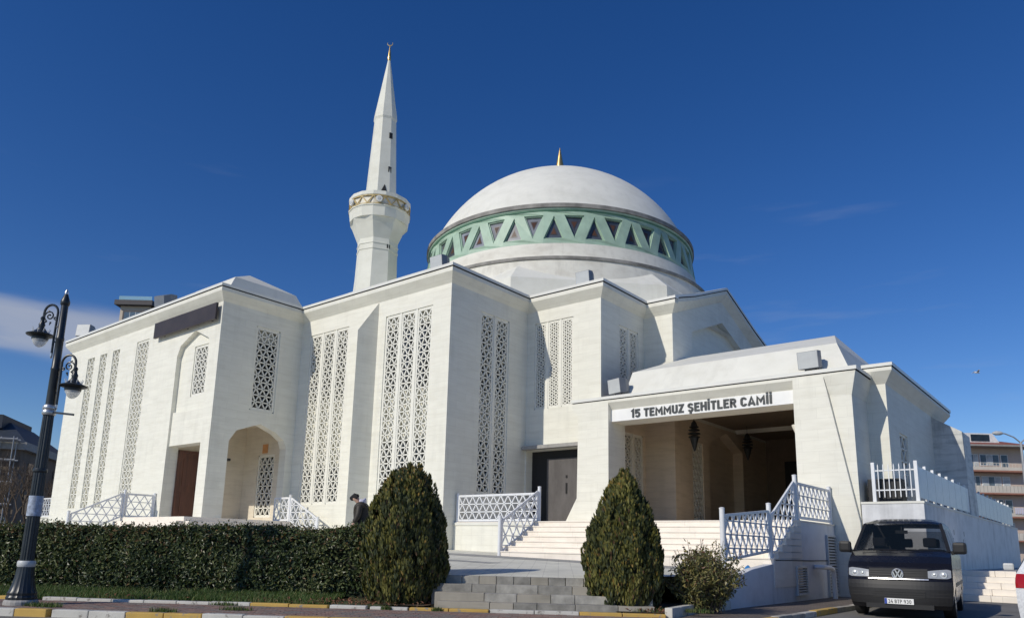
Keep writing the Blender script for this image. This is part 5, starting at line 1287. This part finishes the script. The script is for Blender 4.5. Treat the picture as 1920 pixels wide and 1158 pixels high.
def wheel(parent, x, y, r, wdt, sgn):
    t = MB(); n = 28
    prof = [(r*.62, -wdt/2), (r*.93, -wdt/2), (r, -wdt*.36), (r, wdt*.36), (r*.93, wdt/2), (r*.62, wdt/2)]
    vs = []; k = len(prof)
    for rr, xx in prof:
        for j in range(n): a = 2*PI*j/n; vs.append((x+xx, y+rr*math.cos(a), r+rr*math.sin(a)))
    t.add(vs, [(i*n+j, i*n+(j+1) % n, (i+1)*n+(j+1) % n, (i+1)*n+j) for i in range(k-1) for j in range(n)]+[((k-1)*n+j, (k-1)*n+(j+1) % n, (j+1) % n, j) for j in range(n)])
    ty = t.build('wheel', 'rubber', parent, smooth=True, local=True)
    h = MB(); vs = [(x+sgn*wdt*.40, y+r*.64*math.cos(2*PI*j/n), r+r*.64*math.sin(2*PI*j/n)) for j in range(n)]; h.add(vs, [tuple(range(n))])
    for j in range(8):
        a = 2*PI*j/8; h.bar((x+sgn*wdt*.45, y, r), (x+sgn*wdt*.45, y+r*.58*math.cos(a), r+r*.58*math.sin(a)), .05, .02, (1, 0, 0))
    o = h.build('rim', 'steel', ty, local=True)
va = R(6.5)
van = thing('parked_van', (-4.62+.95*math.cos(va), 16.7+.95*math.sin(va), 0.0), 'black delivery van parked beside the stairs, facing the street', 'van', rz=va)
VW_ = [(.2, .88), (.35, .92), (.6, .95), (1.0, .95), (1.25, .935), (1.5, .885), (1.9, .775), (2.06, .69)]
vp = [(.10, .20, .18, 0), (.02, .27, .20, 0), (0, .42, .20, 0), (.0, .60, .20, 0), (.025, .70, .19, 0), (.05, .76, .19, 0), (.10, .90, .18, 0), (.15, 1.0, .18, 0), (.25, 1.09, .17, 0), (.50, 1.22, .15, .3), (.82, 1.33, .13, .3), (1.56, 1.92, .11, .3), (1.70, 1.98, .09, .8), (2.1, 2.04, .02, 1.4), (3.3, 2.06, 0, 1.4), (4.5, 2.02, 0, 1.4), (4.76, 1.92, -.03, .8), (4.86, 1.25, -.06, 0), (4.93, 1.15, -.07, 0), (4.95, .5, -.07, 0), (4.88, .28, -.06, 0)]
mb = MB(); shell(mb, vp, VW_, {10, 16}, (.98, 3.98), .27, .37)
vbody = mb.build('body', 'vanpaint', van, smooth=30, local=True)
def patch(name, mat, parent, v0, v1, z0, z1, off, nv=10, prof=vp, wt=VW_, imax=10, nz=3, taper=None):
    fp = [(p[1], p[0], p[2]) for p in prof[:imax+1]]
    ty = [(a, b) for a, b, c in fp]; tb = [(a, c) for a, b, c in fp]
    mbp = MB(); g = []
    for i in range(nz+1):
        z = z0+(z1-z0)*i/nz; row = []
        for j in range(nv+1):
            v = v0+(v1-v0)*j/nv
            zz = z
            if taper: k_ = (abs(v)-min(abs(v0), abs(v1)))/abs(v1-v0); zc = (z0+z1)/2; zz = zc+(z-zc)*(taper[0]+(taper[1]-taper[0])*math.sin(k_*PI*.5))*(1-.25*max(0, k_-.85)/.15)+(k_-.5)*.02
            row.append((v*interp(wt, zz), interp(ty, zz)+interp(tb, zz)*abs(v)**3-off, zz))
        g.append(row)
    for i in range(nz):
        for j in range(nv): mbp.quad(g[i][j], g[i][j+1], g[i+1][j+1], g[i+1][j])
    # edge skirt so the piece has thickness
    rim = [(0, j) for j in range(nv+1)]+[(i, nv) for i in range(1, nz+1)]+[(nz, j) for j in range(nv-1, -1, -1)]+[(i, 0) for i in range(nz-1, 0, -1)]
    for a, b in zip(rim, rim[1:]+rim[:1]):
        p, q = g[a[0]][a[1]], g[b[0]][b[1]]; mbp.quad(q, p, (p[0], p[1]+off+.004, p[2]), (q[0], q[1]+off+.004, q[2]))
    return mbp.build(name, mat, parent, local=True, smooth=30)
def between(name, mat, parent, i0, off, inset=.0, v0=-.93, v1=.93, prof=vp, wt=VW_):
    a, b = prof[i0], prof[i0+1]; mbp = MB(); g = []
    for k in range(7):
        u = inset+(1-2*inset)*k/6; p = tuple(x+(y-x)*u for x, y in zip(a, b)); g.append([spt(p, v0+(v1-v0)*j/12, wt)+off for j in range(13)])
    for i in range(6):
        for j in range(12): mbp.quad(g[i][j], g[i][j+1], g[i+1][j+1], g[i+1][j])
    return mbp.build(name, mat, parent, local=True, smooth=30)
MAT['hldark'] = simple('headlight_bowl', (.30, .31, .32), .3, metal=.6)
MAT['bumper'] = simple('grey_bumper_plastic', (.016, .016, .017), .55, var=.08)
patch('bumper', 'bumper', van, -.99, .99, .28, .735, .015, nv=24, nz=6)
patch('lower_intake', 'dark', van, -.5, .5, .40, .56, .02, nv=14)
for z in (.425, .47, .515): patch('intake_slat', 'bumper', van, -.5, .5, z, z+.018, .028, nv=14, nz=1)
for sg_ in (-1, 1):
    for z in (.44, .5): patch('bumper_groove', 'dark', van, sg_*.58 if sg_ > 0 else -.95, sg_*.95 if sg_ > 0 else -.58, z, z+.012, .017, nv=8, nz=1)
patch('grille', 'dark', van, -.555, .555, .765, .975, .012, nv=14)
for z in (.80, .845, .89, .93): patch('grille_slat', 'bumper', van, -.56, .56, z, z+.014, .022, nv=14, nz=1)
patch('chrome_strip', 'chrome', van, -.57, .57, .762, .782, .03, nv=14, nz=1)
for sg_ in (-1, 1):
    v0, v1 = (.56, .975) if sg_ > 0 else (-.975, -.56)
    hl = patch('headlight', 'hldark', van, v0, v1, .795, .965, .008, nv=16, nz=6, taper=(.8, 1.06))
    for vv, rr in ((.68, .05), (.84, .068)):
        cxx = sg_*vv*.95; cy = .09+.18*vv**3-.02; m_ = MB(); m_.tube([(cxx, cy+.0, .87), (cxx, cy-.015, .87)], [rr, rr*.92], 18); m_.tube([(cxx, cy-.02, .87), (cxx, cy-.028, .87)], [rr*.55, rr*.3], 14); m_.build('reflector', 'chrome', hl, local=True, smooth=True)
    patch('lens', 'headglass', hl, v0, v1, .795, .965, .036, nv=16, nz=6, taper=(.8, 1.06))
# badge
bz, by = .865, .055
m_ = MB(); m_.tube([(.098*math.cos(a), by-.012, bz+.098*math.sin(a)) for a in [2*PI*i/24 for i in range(25)]], .012, 8, caps=False)
for pts in ([(-.045, .085), (0, -.0), (.045, .085)], [(-.082, .045), (-.04, -.075), (0, .01), (.04, -.075), (.082, .045)]):
    for p, q in zip(pts[:-1], pts[1:]): m_.bar((p[0], by-.012, bz+p[1]), (q[0], by-.012, bz+q[1]), .022, .016, (0, 1, 0))
bd = m_.build('badge', 'chrome', van, local=True)
m_ = MB(); m_.tube([(0, by+.02, bz), (0, by-.002, bz)], [.097, .097], 24); m_.build('badge_disc', 'plastic', bd, local=True)
# number plate
m_ = MB(); m_.box(-.26, .26, -.05, -.03, .285, .395); pl = m_.build('number_plate', 'signwhite', van, local=True, bevel=.004)
m_ = MB(); m_.box(-.258, -.215, -.053, -.0505, .288, .392); m_.build('plate_band', 'plateblue', pl, local=True)
text_meshes('34 BTP 930', lambda x, z, d: (-.195+x*.96, -.0505-d, .302+z), .072, 'letter', pl, .002, hw=.075, spacing=.13, local=True)
for o_ in [c for c in pl.children]: o_.location = (0, 0, 0)
m_ = MB(); m_.box(-.6, .6, -.02, .1, .2, .29); m_.build('undertray', 'plastic', van, local=True)
between('windscreen', 'windscreen', van, 10, Vector((0, -.004, .004)))
between('rear_window', 'windscreen', van, 16, Vector((0, .004, .004)), .12, -.85, .85)
m_ = MB()
for sg_ in (-1, 1):   # A pillars and window surround
    p0 = spt(vp[10], sg_*.97, VW_); p1 = spt(vp[11], sg_*.97, VW_); m_.bar(p0, p1, .06, .03, (0, -.6, .8))
m_.bar(spt(vp[10], -.95, VW_), spt(vp[10], .95, VW_)+Vector((0, 0, .0)), .07, .03, (0, -.5, .8)); m_.build('windscreen_trim', 'plastic', van, local=True)
m_ = MB(); m_.bar((-.72, .80, 1.335), (-.05, .75, 1.345), .014, .012, (0, -.6, .8)); m_.bar((.02, .77, 1.34), (.62, .81, 1.335), .014, .012, (0, -.6, .8)); m_.build('wiper', 'plastic', van, local=True)
for sg_ in (-1, 1):
    for (ya, yb, za, zb, sl) in ((1.25, 2.0, 1.28, 1.80, .42), (2.1, 3.3, 1.28, 1.82, 0), (3.4, 4.6, 1.28, 1.82, 0)):
        m_ = MB(); q = [(ya-(.30 if sl else 0), za), (yb, za), (yb, zb), (ya+sl, zb)]; m_.add([(sg_*(interp(VW_, z)+.004), y, z) for y, z in q], [(0, 1, 2, 3) if sg_ > 0 else (3, 2, 1, 0)]); m_.build('side_window', 'glass', van, local=True)
    m_ = MB(); m_.obox((sg_*1.085, .98, 1.40), (.125, 0, 0), (0, .075, 0), (0, 0, .12)); mr = m_.build('wing_mirror', 'plastic', van, local=True, bevel=.055)
    m_ = MB(); m_.bar((sg_*.93, 1.0, 1.30), (sg_*1.02, .98, 1.32), .08, .05, (0, 1, 0)); m_.build('mirror_arm', 'plastic', mr, local=True)
    m_ = MB(); m_.box(sg_*.951-.004, sg_*.951+.004, 1.2, 4.4, .62, .70); m_.build('side_moulding', 'plastic', van, local=True)
    wheel(van, sg_*.82, .98, .335, .22, sg_); wheel(van, sg_*.82, 3.98, .335, .22, sg_)
m_ = MB(); m_.box(-.85, .85, 1.0, 4.8, .35, .5); m_.box(-.86, .86, .9, 1.35, .5, 1.24); m_.box(-.8, -.12, 3.3, 3.36, .5, 1.95); m_.build('interior', 'seat', van, local=True)  # black panel on the left added to block light from the rear window
for x, y in ((-.5, 1.75), (.5, 1.75), (-.05, 2.85), (-.55, 2.85), (.5, 2.85)):
    m_ = MB(); m_.box(x-.24, x+.24, y, y+.14, .5, 1.38); m_.box(x-.13, x+.13, y+.02, y+.12, 1.42, 1.62); m_.box(x-.24, x+.24, y-.45, y, .5, .75); m_.build('seat', 'seat', van, local=True, bevel=.04)
m_ = MB(); m_.box(-.12, .12, 1.45, 1.48, 1.70, 1.77); m_.bar((0, 1.46, 1.76), (0, 1.5, 1.85), .02, .02, (0, 1, 0)); m_.build('rear_view_mirror', 'plastic', van, local=True)
m_ = MB(); m_.tube([(-.45+.19*math.cos(a), 1.38-.06*math.sin(a), 1.15+.17*math.sin(a)) for a in [2*PI*i/20 for i in range(21)]], .015, 6, caps=False); m_.build('steering_wheel', 'plastic', van, local=True)

ca = R(5.5)
car = thing('parked_car', (-1.33+.88*math.cos(ca), 13.2, 0), 'white hatchback at the right edge, only its tail lamp corner in view', 'car', rz=ca)
CW = [(.2, .84), (.5, .88), (.9, .885), (1.0, .86), (1.42, .62), (1.5, .52)]
cp = [(.1, .22, .22, 0), (.0, .35, .26, 0), (-.01, .55, .27, 0), (.03, .8, .24, 0), (.10, 1.0, .2, 0), (.45, 1.38, .1, .3), (.7, 1.46, .05, 1), (1.7, 1.5, 0, 1), (2.4, 1.42, -.05, .6), (3.1, 1.0, -.12, .2), (3.9, .85, -.25, .2), (4.1, .6, -.3, 0), (4.08, .25, -.25, 0)]
mb = MB(); shell(mb, cp, CW, set(), (.75, 3.3), .22, .34); mb.build('body', 'whitecar', car, smooth=30, local=True)
between('rear_window', 'glass', car, 4, Vector((0, -.006, .006)), .08, -.88, .88, cp, CW)
for sg_ in (-1, 1):
    tl = patch('tail_lamp', 'taillight', car, .72 if sg_ > 0 else -1.0, 1.0 if sg_ > 0 else -.72, .80, 1.0, .012, nv=8, prof=cp, wt=CW, imax=4)
    m_ = MB(); q = [(.75, 1.0), (2.55, 1.0), (2.1, 1.36), (.95, 1.36)]; m_.add([(sg_*(interp(CW, z)+.004), y, z) for y, z in q], [(0, 1, 2, 3) if sg_ > 0 else (3, 2, 1, 0)]); m_.build('side_window', 'glass', car, local=True)
    m_ = MB(); m_.obox((sg_*.965, 2.45, 1.08), (.08, 0, 0), (0, .05, 0), (0, 0, .06)); m_.build('wing_mirror', 'boxgrey', car, local=True, bevel=.03)
    wheel(car, sg_*.76, .75, .31, .2, sg_); wheel(car, sg_*.76, 3.3, .31, .2, sg_)
patch('bumper', 'bumper', car, -.97, .97, .26, .36, .012, nv=16, prof=cp, wt=CW, imax=4)
patch('reflector', 'taillight', car, -.9, -.7, .42, .46, .012, nv=5, prof=cp, wt=CW, imax=4)
m_ = MB(); m_.box(-.26, .26, -.03, -.018, .6, .71); m_.build('number_plate', 'signwhite', car, local=True)

# ================================================================== FAR BUILDINGS
FA = -YAW                                             # facades square to the view: local x = screen right
MAT['aptwall'] = simple('beige_pink_render', (.62, .50, .42), .8, var=.08, scale=.7); MAT['aptpale'] = simple('pale_balcony_render', (.66, .60, .52), .8, var=.1, scale=.9); MAT['rooftile'] = simple('red_roof_tiles', (.28, .10, .07), .8, var=.25, scale=3); MAT['aptwhite'] = simple('white_window_frame', (.75, .75, .74), .5)
MAT['aptslab'] = simple('red_brown_slab_edge', (.36, .17, .12), .8)
MAT['greenroof'] = simple('green_roof_sheet', (.06, .18, .10), .7); MAT['brownwall'] = simple('brown_stone_wall', (.15, .12, .095), .85, var=.3, scale=.8, bmp=.2); MAT['slate'] = simple('dark_slate_roof', (.035, .045, .058), .6, var=.2, scale=2); MAT['eave'] = simple('grey_eave', (.34, .33, .31), .8, var=.15); MAT['scaff'] = simple('scaffold_tube', (.42, .43, .44), .5, metal=.4)
MAT['creamwall'] = simple('cream_render', (.62, .53, .43), .8, var=.06, scale=.5); MAT['darkeave'] = simple('dark_grey_eave', (.045, .042, .05), .6)
apt = thing('apartment_building', (-13.6, 118.2, 0), 'beige apartment block with red roof and balconies behind the fence on the right', 'building', rz=FA)
def lb(mbx, x0, x1, y0, y1, z0, z1): mbx.box(x0, x1, y0, y1, z0, z1)
m_ = MB(); lb(m_, -6, 4.6, 0, 12, 0, 16.0); m_.build('wall', 'aptwall', apt, local=True)
m_ = MB(); E_ = [(-6.6, -1.9, 16.0), (5.7, -1.9, 16.0), (5.7, 12.5, 16.0), (-6.6, 12.5, 16.0)]; T_ = [(-4.5, 2.5, 17.2), (3.4, 2.5, 17.2), (3.4, 9, 17.2), (-4.5, 9, 17.2)]
m_.add(E_+T_, [(0, 1, 5, 4), (1, 2, 6, 5), (2, 3, 7, 6), (3, 0, 4, 7), (4, 5, 6, 7), (3, 2, 1, 0)]); rf = m_.build('roof', 'rooftile', apt, local=True)
m_ = MB(); lb(m_, -6.7, 5.8, -2.0, 12.6, 15.85, 16.05); m_.build('eave_board', 'eave', rf, local=True)
m_ = MB(); m_.extr([(-2.2, .8, 16.4), (2.6, .8, 16.4), (1.5, .8, 18.0), (-2.9, .8, 18.0)], (0, 6, 0)); at = m_.build('attic', 'aptwhite', apt, local=True)
m_ = MB(); lb(m_, -1.5, 1.0, .72, .79, 16.9, 17.8); m_.build('attic_window', 'glass', at, local=True)
m_ = MB(); m_.extr([(-4.4, .7, 16.3), (-2.2, .7, 16.3), (-3.0, .7, 17.8), (-3.6, .7, 17.8)], (0, 6, 0)); m_.build('green_dormer', 'greenroof', apt, local=True)
for k, zf in enumerate((12.7, 9.75, 6.7, 3.65, .6)):
    if zf > 1:
        m_ = MB(); lb(m_, -6.0, 4.9, -1.5, -.002, zf-.2, zf); sl = m_.build('balcony', 'aptslab', apt, local=True)
        if k % 2 == 0:
            m_ = MB()
            for i in range(26): m_.box(-5.9+i*.43, -5.86+i*.43, -1.48, -1.44, zf, zf+.95)
            m_.box(-6, 4.9, -1.5, -1.43, zf+.93, zf+.98); m_.box(-6, 4.9, -1.49, -1.44, zf+.02, zf+.45); m_.build('railing', 'aptpale', sl, local=True)
        else:
            m_ = MB(); m_.box(-6, 4.9, -1.5, -1.4, zf, zf+.9); m_.build('parapet', 'aptpale', sl, local=True)
            m_ = MB()
            for i in range(22): m_.box(-5.9+i*.5, -5.86+i*.5, -1.52, -1.505, zf+.1, zf+.95)
            m_.build('railing', 'eave', sl, local=True)
    for (xa, xb, za, zb) in ((-4.9, -3.5, .3, 2.2), (-2.6, -1.3, .05, 2.3), (-1.1, 1.5, .75, 2.3), (1.7, 2.7, .05, 2.3)):
        m_ = MB(); m_.box(xa, xb, -.06, -.004, zf+za, zf+zb); wf = m_.build('window', 'aptwhite', apt, local=True)
        n = max(1, round((xb-xa)/.8)); w_ = (xb-xa-.1)/n
        for i in range(n):
            m_ = MB(); m_.box(xa+.05+i*w_+.05, xa+.05+(i+1)*w_-.05, -.09, -.062, zf+za+.1, zf+zb-.1); m_.build('pane', 'curtain' if (i+k) % 2 else 'aptglass', wf, local=True)
for z, x in ((9.9, 3.4), (10.0, 3.9)):
    pass
m_ = MB()
for i in range(5): m_.box(1.9+i*.28, 2.12+i*.28, -1.58, -1.56, 6.7+.35-.05*(i % 2), 6.7+1.15)
tag(m_.build('hanging_laundry', 'hood', None), 'pale laundry hanging on the balcony rail of the beige block', 'laundry'); lo = bpy.data.objects['hanging_laundry']; lo.location = apt.location; lo.rotation_euler = apt.rotation_euler
apt2 = thing('apartment_building', (-9.4, 126.0, 0), 'grey apartment block peeking out at the right picture edge', 'building', rz=FA)
m_ = MB(); lb(m_, -4, 9, 0, 10, 0, 14.2); m_.build('wall', 'aptpale', apt2, local=True)
for zf in (11.4, 8.4, 5.4, 2.4):
    m_ = MB(); lb(m_, -3.5, 8, -1.3, -.002, zf-.2, zf+.85); m_.build('balcony', 'aptwhite', apt2, local=True)
    m_ = MB(); lb(m_, -2, 6, -.05, -.004, zf+.9, zf+2.2); wf = m_.build('window', 'aptglass', apt2, local=True)
m_ = MB(); lb(m_, -4.3, 9.3, -1.5, 10.3, 14.2, 14.6); m_.build('roof', 'eave', apt2, local=True)

bro = thing('brown_building', (-79.2, 25.0, -1.3), 'dark brown stone building with slate roof and scaffolding at the left', 'building', rz=FA+R(16))
m_ = MB(); lb(m_, -16, 0, 0, 14, 1.2, 10.4); m_.build('wall', 'brownwall', bro, local=True)
m_ = MB(); lb(m_, -16.5, .5, -.5, 14.5, 10.4, 11.1); m_.build('eave', 'eave', bro, local=True)
m_ = MB(); E_ = [(-16.4, -.4, 11.1), (.4, -.4, 11.1), (.4, 14.4, 11.1), (-16.4, 14.4, 11.1)]; T_ = [(-14, 4, 13.4), (-2.5, 4, 13.4), (-2.5, 11, 13.4), (-14, 11, 13.4)]; m_.add(E_+T_, [(0, 1, 5, 4), (1, 2, 6, 5), (2, 3, 7, 6), (3, 0, 4, 7), (4, 5, 6, 7)]); rf = m_.build('roof', 'slate', bro, local=True)
m_ = MB(); lb(m_, -15, -3.2, 2.4, 10, 11.2, 12.6); at = m_.build('attic', 'brownwall', bro, local=True)
m_ = MB(); lb(m_, -15.4, -2.6, 2.0, 10.4, 12.6, 13.9); m_.build('attic_roof', 'slate', at, local=True)
for zf in (1.5, 4.6, 7.6):
    for x in (-13.5, -9.5, -5.6, -2.2):
        m_ = MB(); lb(m_, x-.8, x+.8, -.05, -.004, zf, zf+1.8); wf = m_.build('window', 'eave', bro, local=True); m_ = MB(); lb(m_, x-.68, x+.68, -.08, -.052, zf+.12, zf+1.68); m_.build('pane', 'aptglass', wf, local=True)
    for y in (3, 7, 11):
        m_ = MB(); lb(m_, .004, .06, y-.7, y+.7, zf, zf+1.8); m_.build('window', 'glass', bro, local=True)
scf = thing('scaffolding', (-79.2, 25.0, 0), 'light metal scaffolding against the brown building', 'scaffolding', rz=FA+R(16))
for x in (-16, -13.6, -11.2, -8.8, -6.4, -4, -1.6, -.3):
    for y in (-1.5, -.6):
        m_ = MB(); m_.tube([(x, y, 0), (x, y, 10.2)], .05, 5); m_.build('upright', 'scaff', scf, local=True)
for z in (2, 4, 6, 8, 9.9):
    for y in (-1.5, -.6):
        m_ = MB(); m_.tube([(-16.3, y, z+.06), (0, y, z+.06)], .05, 5); m_.build('ledger', 'scaff', scf, local=True)
    m_ = MB(); m_.box(-16.2, 0, -1.45, -.65, z-.06, z); m_.build('deck_board', 'concrete', scf, local=True)
for i in range(5):
    m_ = MB(); m_.tube([(-16+i*3.2, -1.52, 2*(i % 3)), (-13+i*3.2, -1.52, 2*(i % 3)+4)], .04, 5); m_.build('brace', 'scaff', scf, local=True)

crm = thing('cream_tower_block', (-101.9, 41.1, 0.65), 'cream apartment tower whose top floor shows above the left wing', 'building', rz=FA)
m_ = MB(); lb(m_, .1, 4.1, 0, 9, -.7, 31.2); lb(m_, 4.1, 13, 1.0, 9, -.7, 30.1); m_.build('wall', 'creamwall', crm, local=True)
m_ = MB(); lb(m_, -.45, 4.6, -.7, 9.5, 31.2, 31.85); m_.build('roof_slab', 'darkeave', crm, local=True)
m_ = MB(); lb(m_, 3.9, 13.5, .3, 9.5, 30.1, 30.75); m_.build('roof_slab', 'darkeave', crm, local=True)
for q in ((-.1, 4.3, -.3, 31.85, 32.5), (4.7, 13.2, .5, 30.75, 31.6)):
    m_ = MB(); m_.box(q[0], q[1], q[2], q[2]+.04, q[3], q[4]); m_.box(q[0], q[0]+.04, q[2]+.05, q[2]+8, q[3], q[4]); m_.build('glass_railing', 'railglass', crm, local=True)
for zf in (29.0, 26, 23):
    m_ = MB(); m_.box(.55, 3.3, -.14, -.004, zf-.4, zf+1.55); wf = m_.build('window', 'darkeave', crm, local=True)
    for i in range(3):
        m_ = MB(); m_.box(.8+i*.78, 1.5+i*.78, -.2, -.142, zf-.1, zf+1.3); m_.build('pane', 'aptglass', wf, local=True)
    for i in range(2):
        m_ = MB(); m_.box(1.52+i*.78, 1.57+i*.78, -.22, -.142, zf-.1, zf+1.3); m_.build('mullion', 'aptwhite', wf, local=True)
    m_ = MB(); m_.box(4.6, 8, .9, .996, zf-.8, zf+.9); m_.build('window', 'glass', crm, local=True)

# far street lamp and a gull
SL = Vector((-3.95, 48.2, .8)); fl = thing('street_lamp', SL, 'tall grey double armed street lamp at the right edge behind the fence', 'street lamp')
m_ = MB(); m_.tube([SL, SL+Vector((0, 0, 6.6))], [.10, .06], 10); m_.build('pole', 'scaff', fl)
for sg_ in (-1, 1):
    p = SL+Vector((0, 0, 6.55)); d = rt*sg_
    m_ = MB(); m_.tube([p, p+d*.35+Vector((0, 0, .3)), p+d*.8+Vector((0, 0, .48)), p+d*1.0+Vector((0, 0, .5))], .035, 8); am = m_.build('arm', 'scaff', fl, smooth=True)
    m_ = MB(); c = p+d*1.2+Vector((0, 0, .5)); m_.tube([c-d*.28, c-d*.15, c+d*.1, c+d*.28], [.05, .11, .12, .04], 10); m_.build('lamp_head', 'boxgrey', am, smooth=True)
BP = Vector((-8.0, 68.7, 15.8)); gull = thing('gull', BP, 'small white gull flying in the sky at the right', 'bird')
m_ = MB(); d = rt; m_.tube([BP-d*.25, BP-d*.1, BP+d*.1, BP+d*.22], [.015, .06, .06, .02], 8); m_.build('body', 'aptwhite', gull, smooth=True)
for sg_ in (-1, 1):
    m_ = MB(); q = [BP+d*.08, BP-d*.1, BP-d*.05+NS*sg_*.3+Vector((0, 0, .16)), BP+d*.1+NS*sg_*.3+Vector((0, 0, .16)), BP-d*.12+NS*sg_*.6+Vector((0, 0, .05))]
    m_.add(q+[x+Vector((0, 0, .012)) for x in q], [(0, 1, 2, 3), (3, 2, 4), (8, 7, 6, 5), (9, 7, 8), (0, 3, 8, 5), (3, 4, 9, 8), (4, 2, 7, 9), (2, 1, 6, 7)]); m_.build('wing', 'aptwhite', gull)

# bare trees at the left
def bare_tree(base, H, seed, label, spread=.55, twigmat='bark'):
    rs_ = random.Random(seed); tr_ = thing('bare_tree', base, label, 'tree', 'leafless trees at the left')
    tk = MB(); tw = MB()
    def grow(p, d, L, r, lev):
        q = p+d*L; mid = p.lerp(q, .5)+Vector((rs_.uniform(-1, 1), rs_.uniform(-1, 1), 0))*L*.06
        (tk if lev < 2 else tw).tube([p, mid, q], [r, r*.85, r*.68], 6 if lev < 3 else 4, caps=False)
        if lev >= 6 or r < .004: return
        for k in range(2 if lev < 1 else rs_.choice((2, 3, 3))):
            ax = Vector((rs_.uniform(-1, 1), rs_.uniform(-1, 1), rs_.uniform(-.25, .5))); nd_ = (d+ax*spread*(1.0 if lev else .7)+Vector((0, 0, .12))).normalized()
            grow(p.lerp(q, rs_.uniform(.55, 1.0)) if k else q, nd_, L*rs_.uniform(.62, .85), r*rs_.uniform(.55, .72), lev+1)
    grow(base, Vector((0, 0, 1)), H*.28, H*.018, 0)
    tk.build('trunk', 'bark', tr_, smooth=True); o = tw.build('crown', twigmat, tr_); o['kind'] = 'stuff'
MAT['twig'] = simple('brown_twigs', (.115, .085, .06), .9, var=.35, scale=3)
for i, (tx, ty, H) in enumerate(((-50.8, 14.3, 5.6), (-59.2, 17.6, 7.0), (-52.6, 16.6, 6.2), (-60.8, 20.1, 7.6), (-65.8, 22.3, 6.6))):
    bare_tree(Vector((tx, ty, 0.0)), H, 20+i, ['leafless tree nearest the left picture edge', 'leafless tree in front of the scaffolding', 'leafless tree left of the lamp pole foot', 'tall leafless tree right behind the lamp pole', 'leafless tree against the corner of the mosque'][i], twigmat='twig')

# small litter on the terrace
mb = MB(); bx, by_ = -6.9, 17.2; bz_ = terr_z(bx, by_)
vs = [(bx+.16*math.cos(a)*random.uniform(.6, 1.1), by_+.16*math.sin(a)*random.uniform(.6, 1.1), bz_+.005) for a in [2*PI*i/8 for i in range(8)]]+[(bx+.08*math.cos(a)*random.uniform(.4, 1.1), by_+.08*math.sin(a), bz_+random.uniform(.06, .13)) for a in [2*PI*i/8 for i in range(8)]]+[(bx, by_, bz_+.15)]
mb.add(vs, [(i, (i+1) % 8, 8+(i+1) % 8, 8+i) for i in range(8)]+[(8+i, 8+(i+1) % 8, 16) for i in range(8)])
MAT['bluebag'] = simple('blue_plastic', (.03, .2, .5), .4)
tag(mb.build('plastic_bag', 'bluebag'), 'crumpled blue plastic bag at the foot of the marble stairs', 'bag')
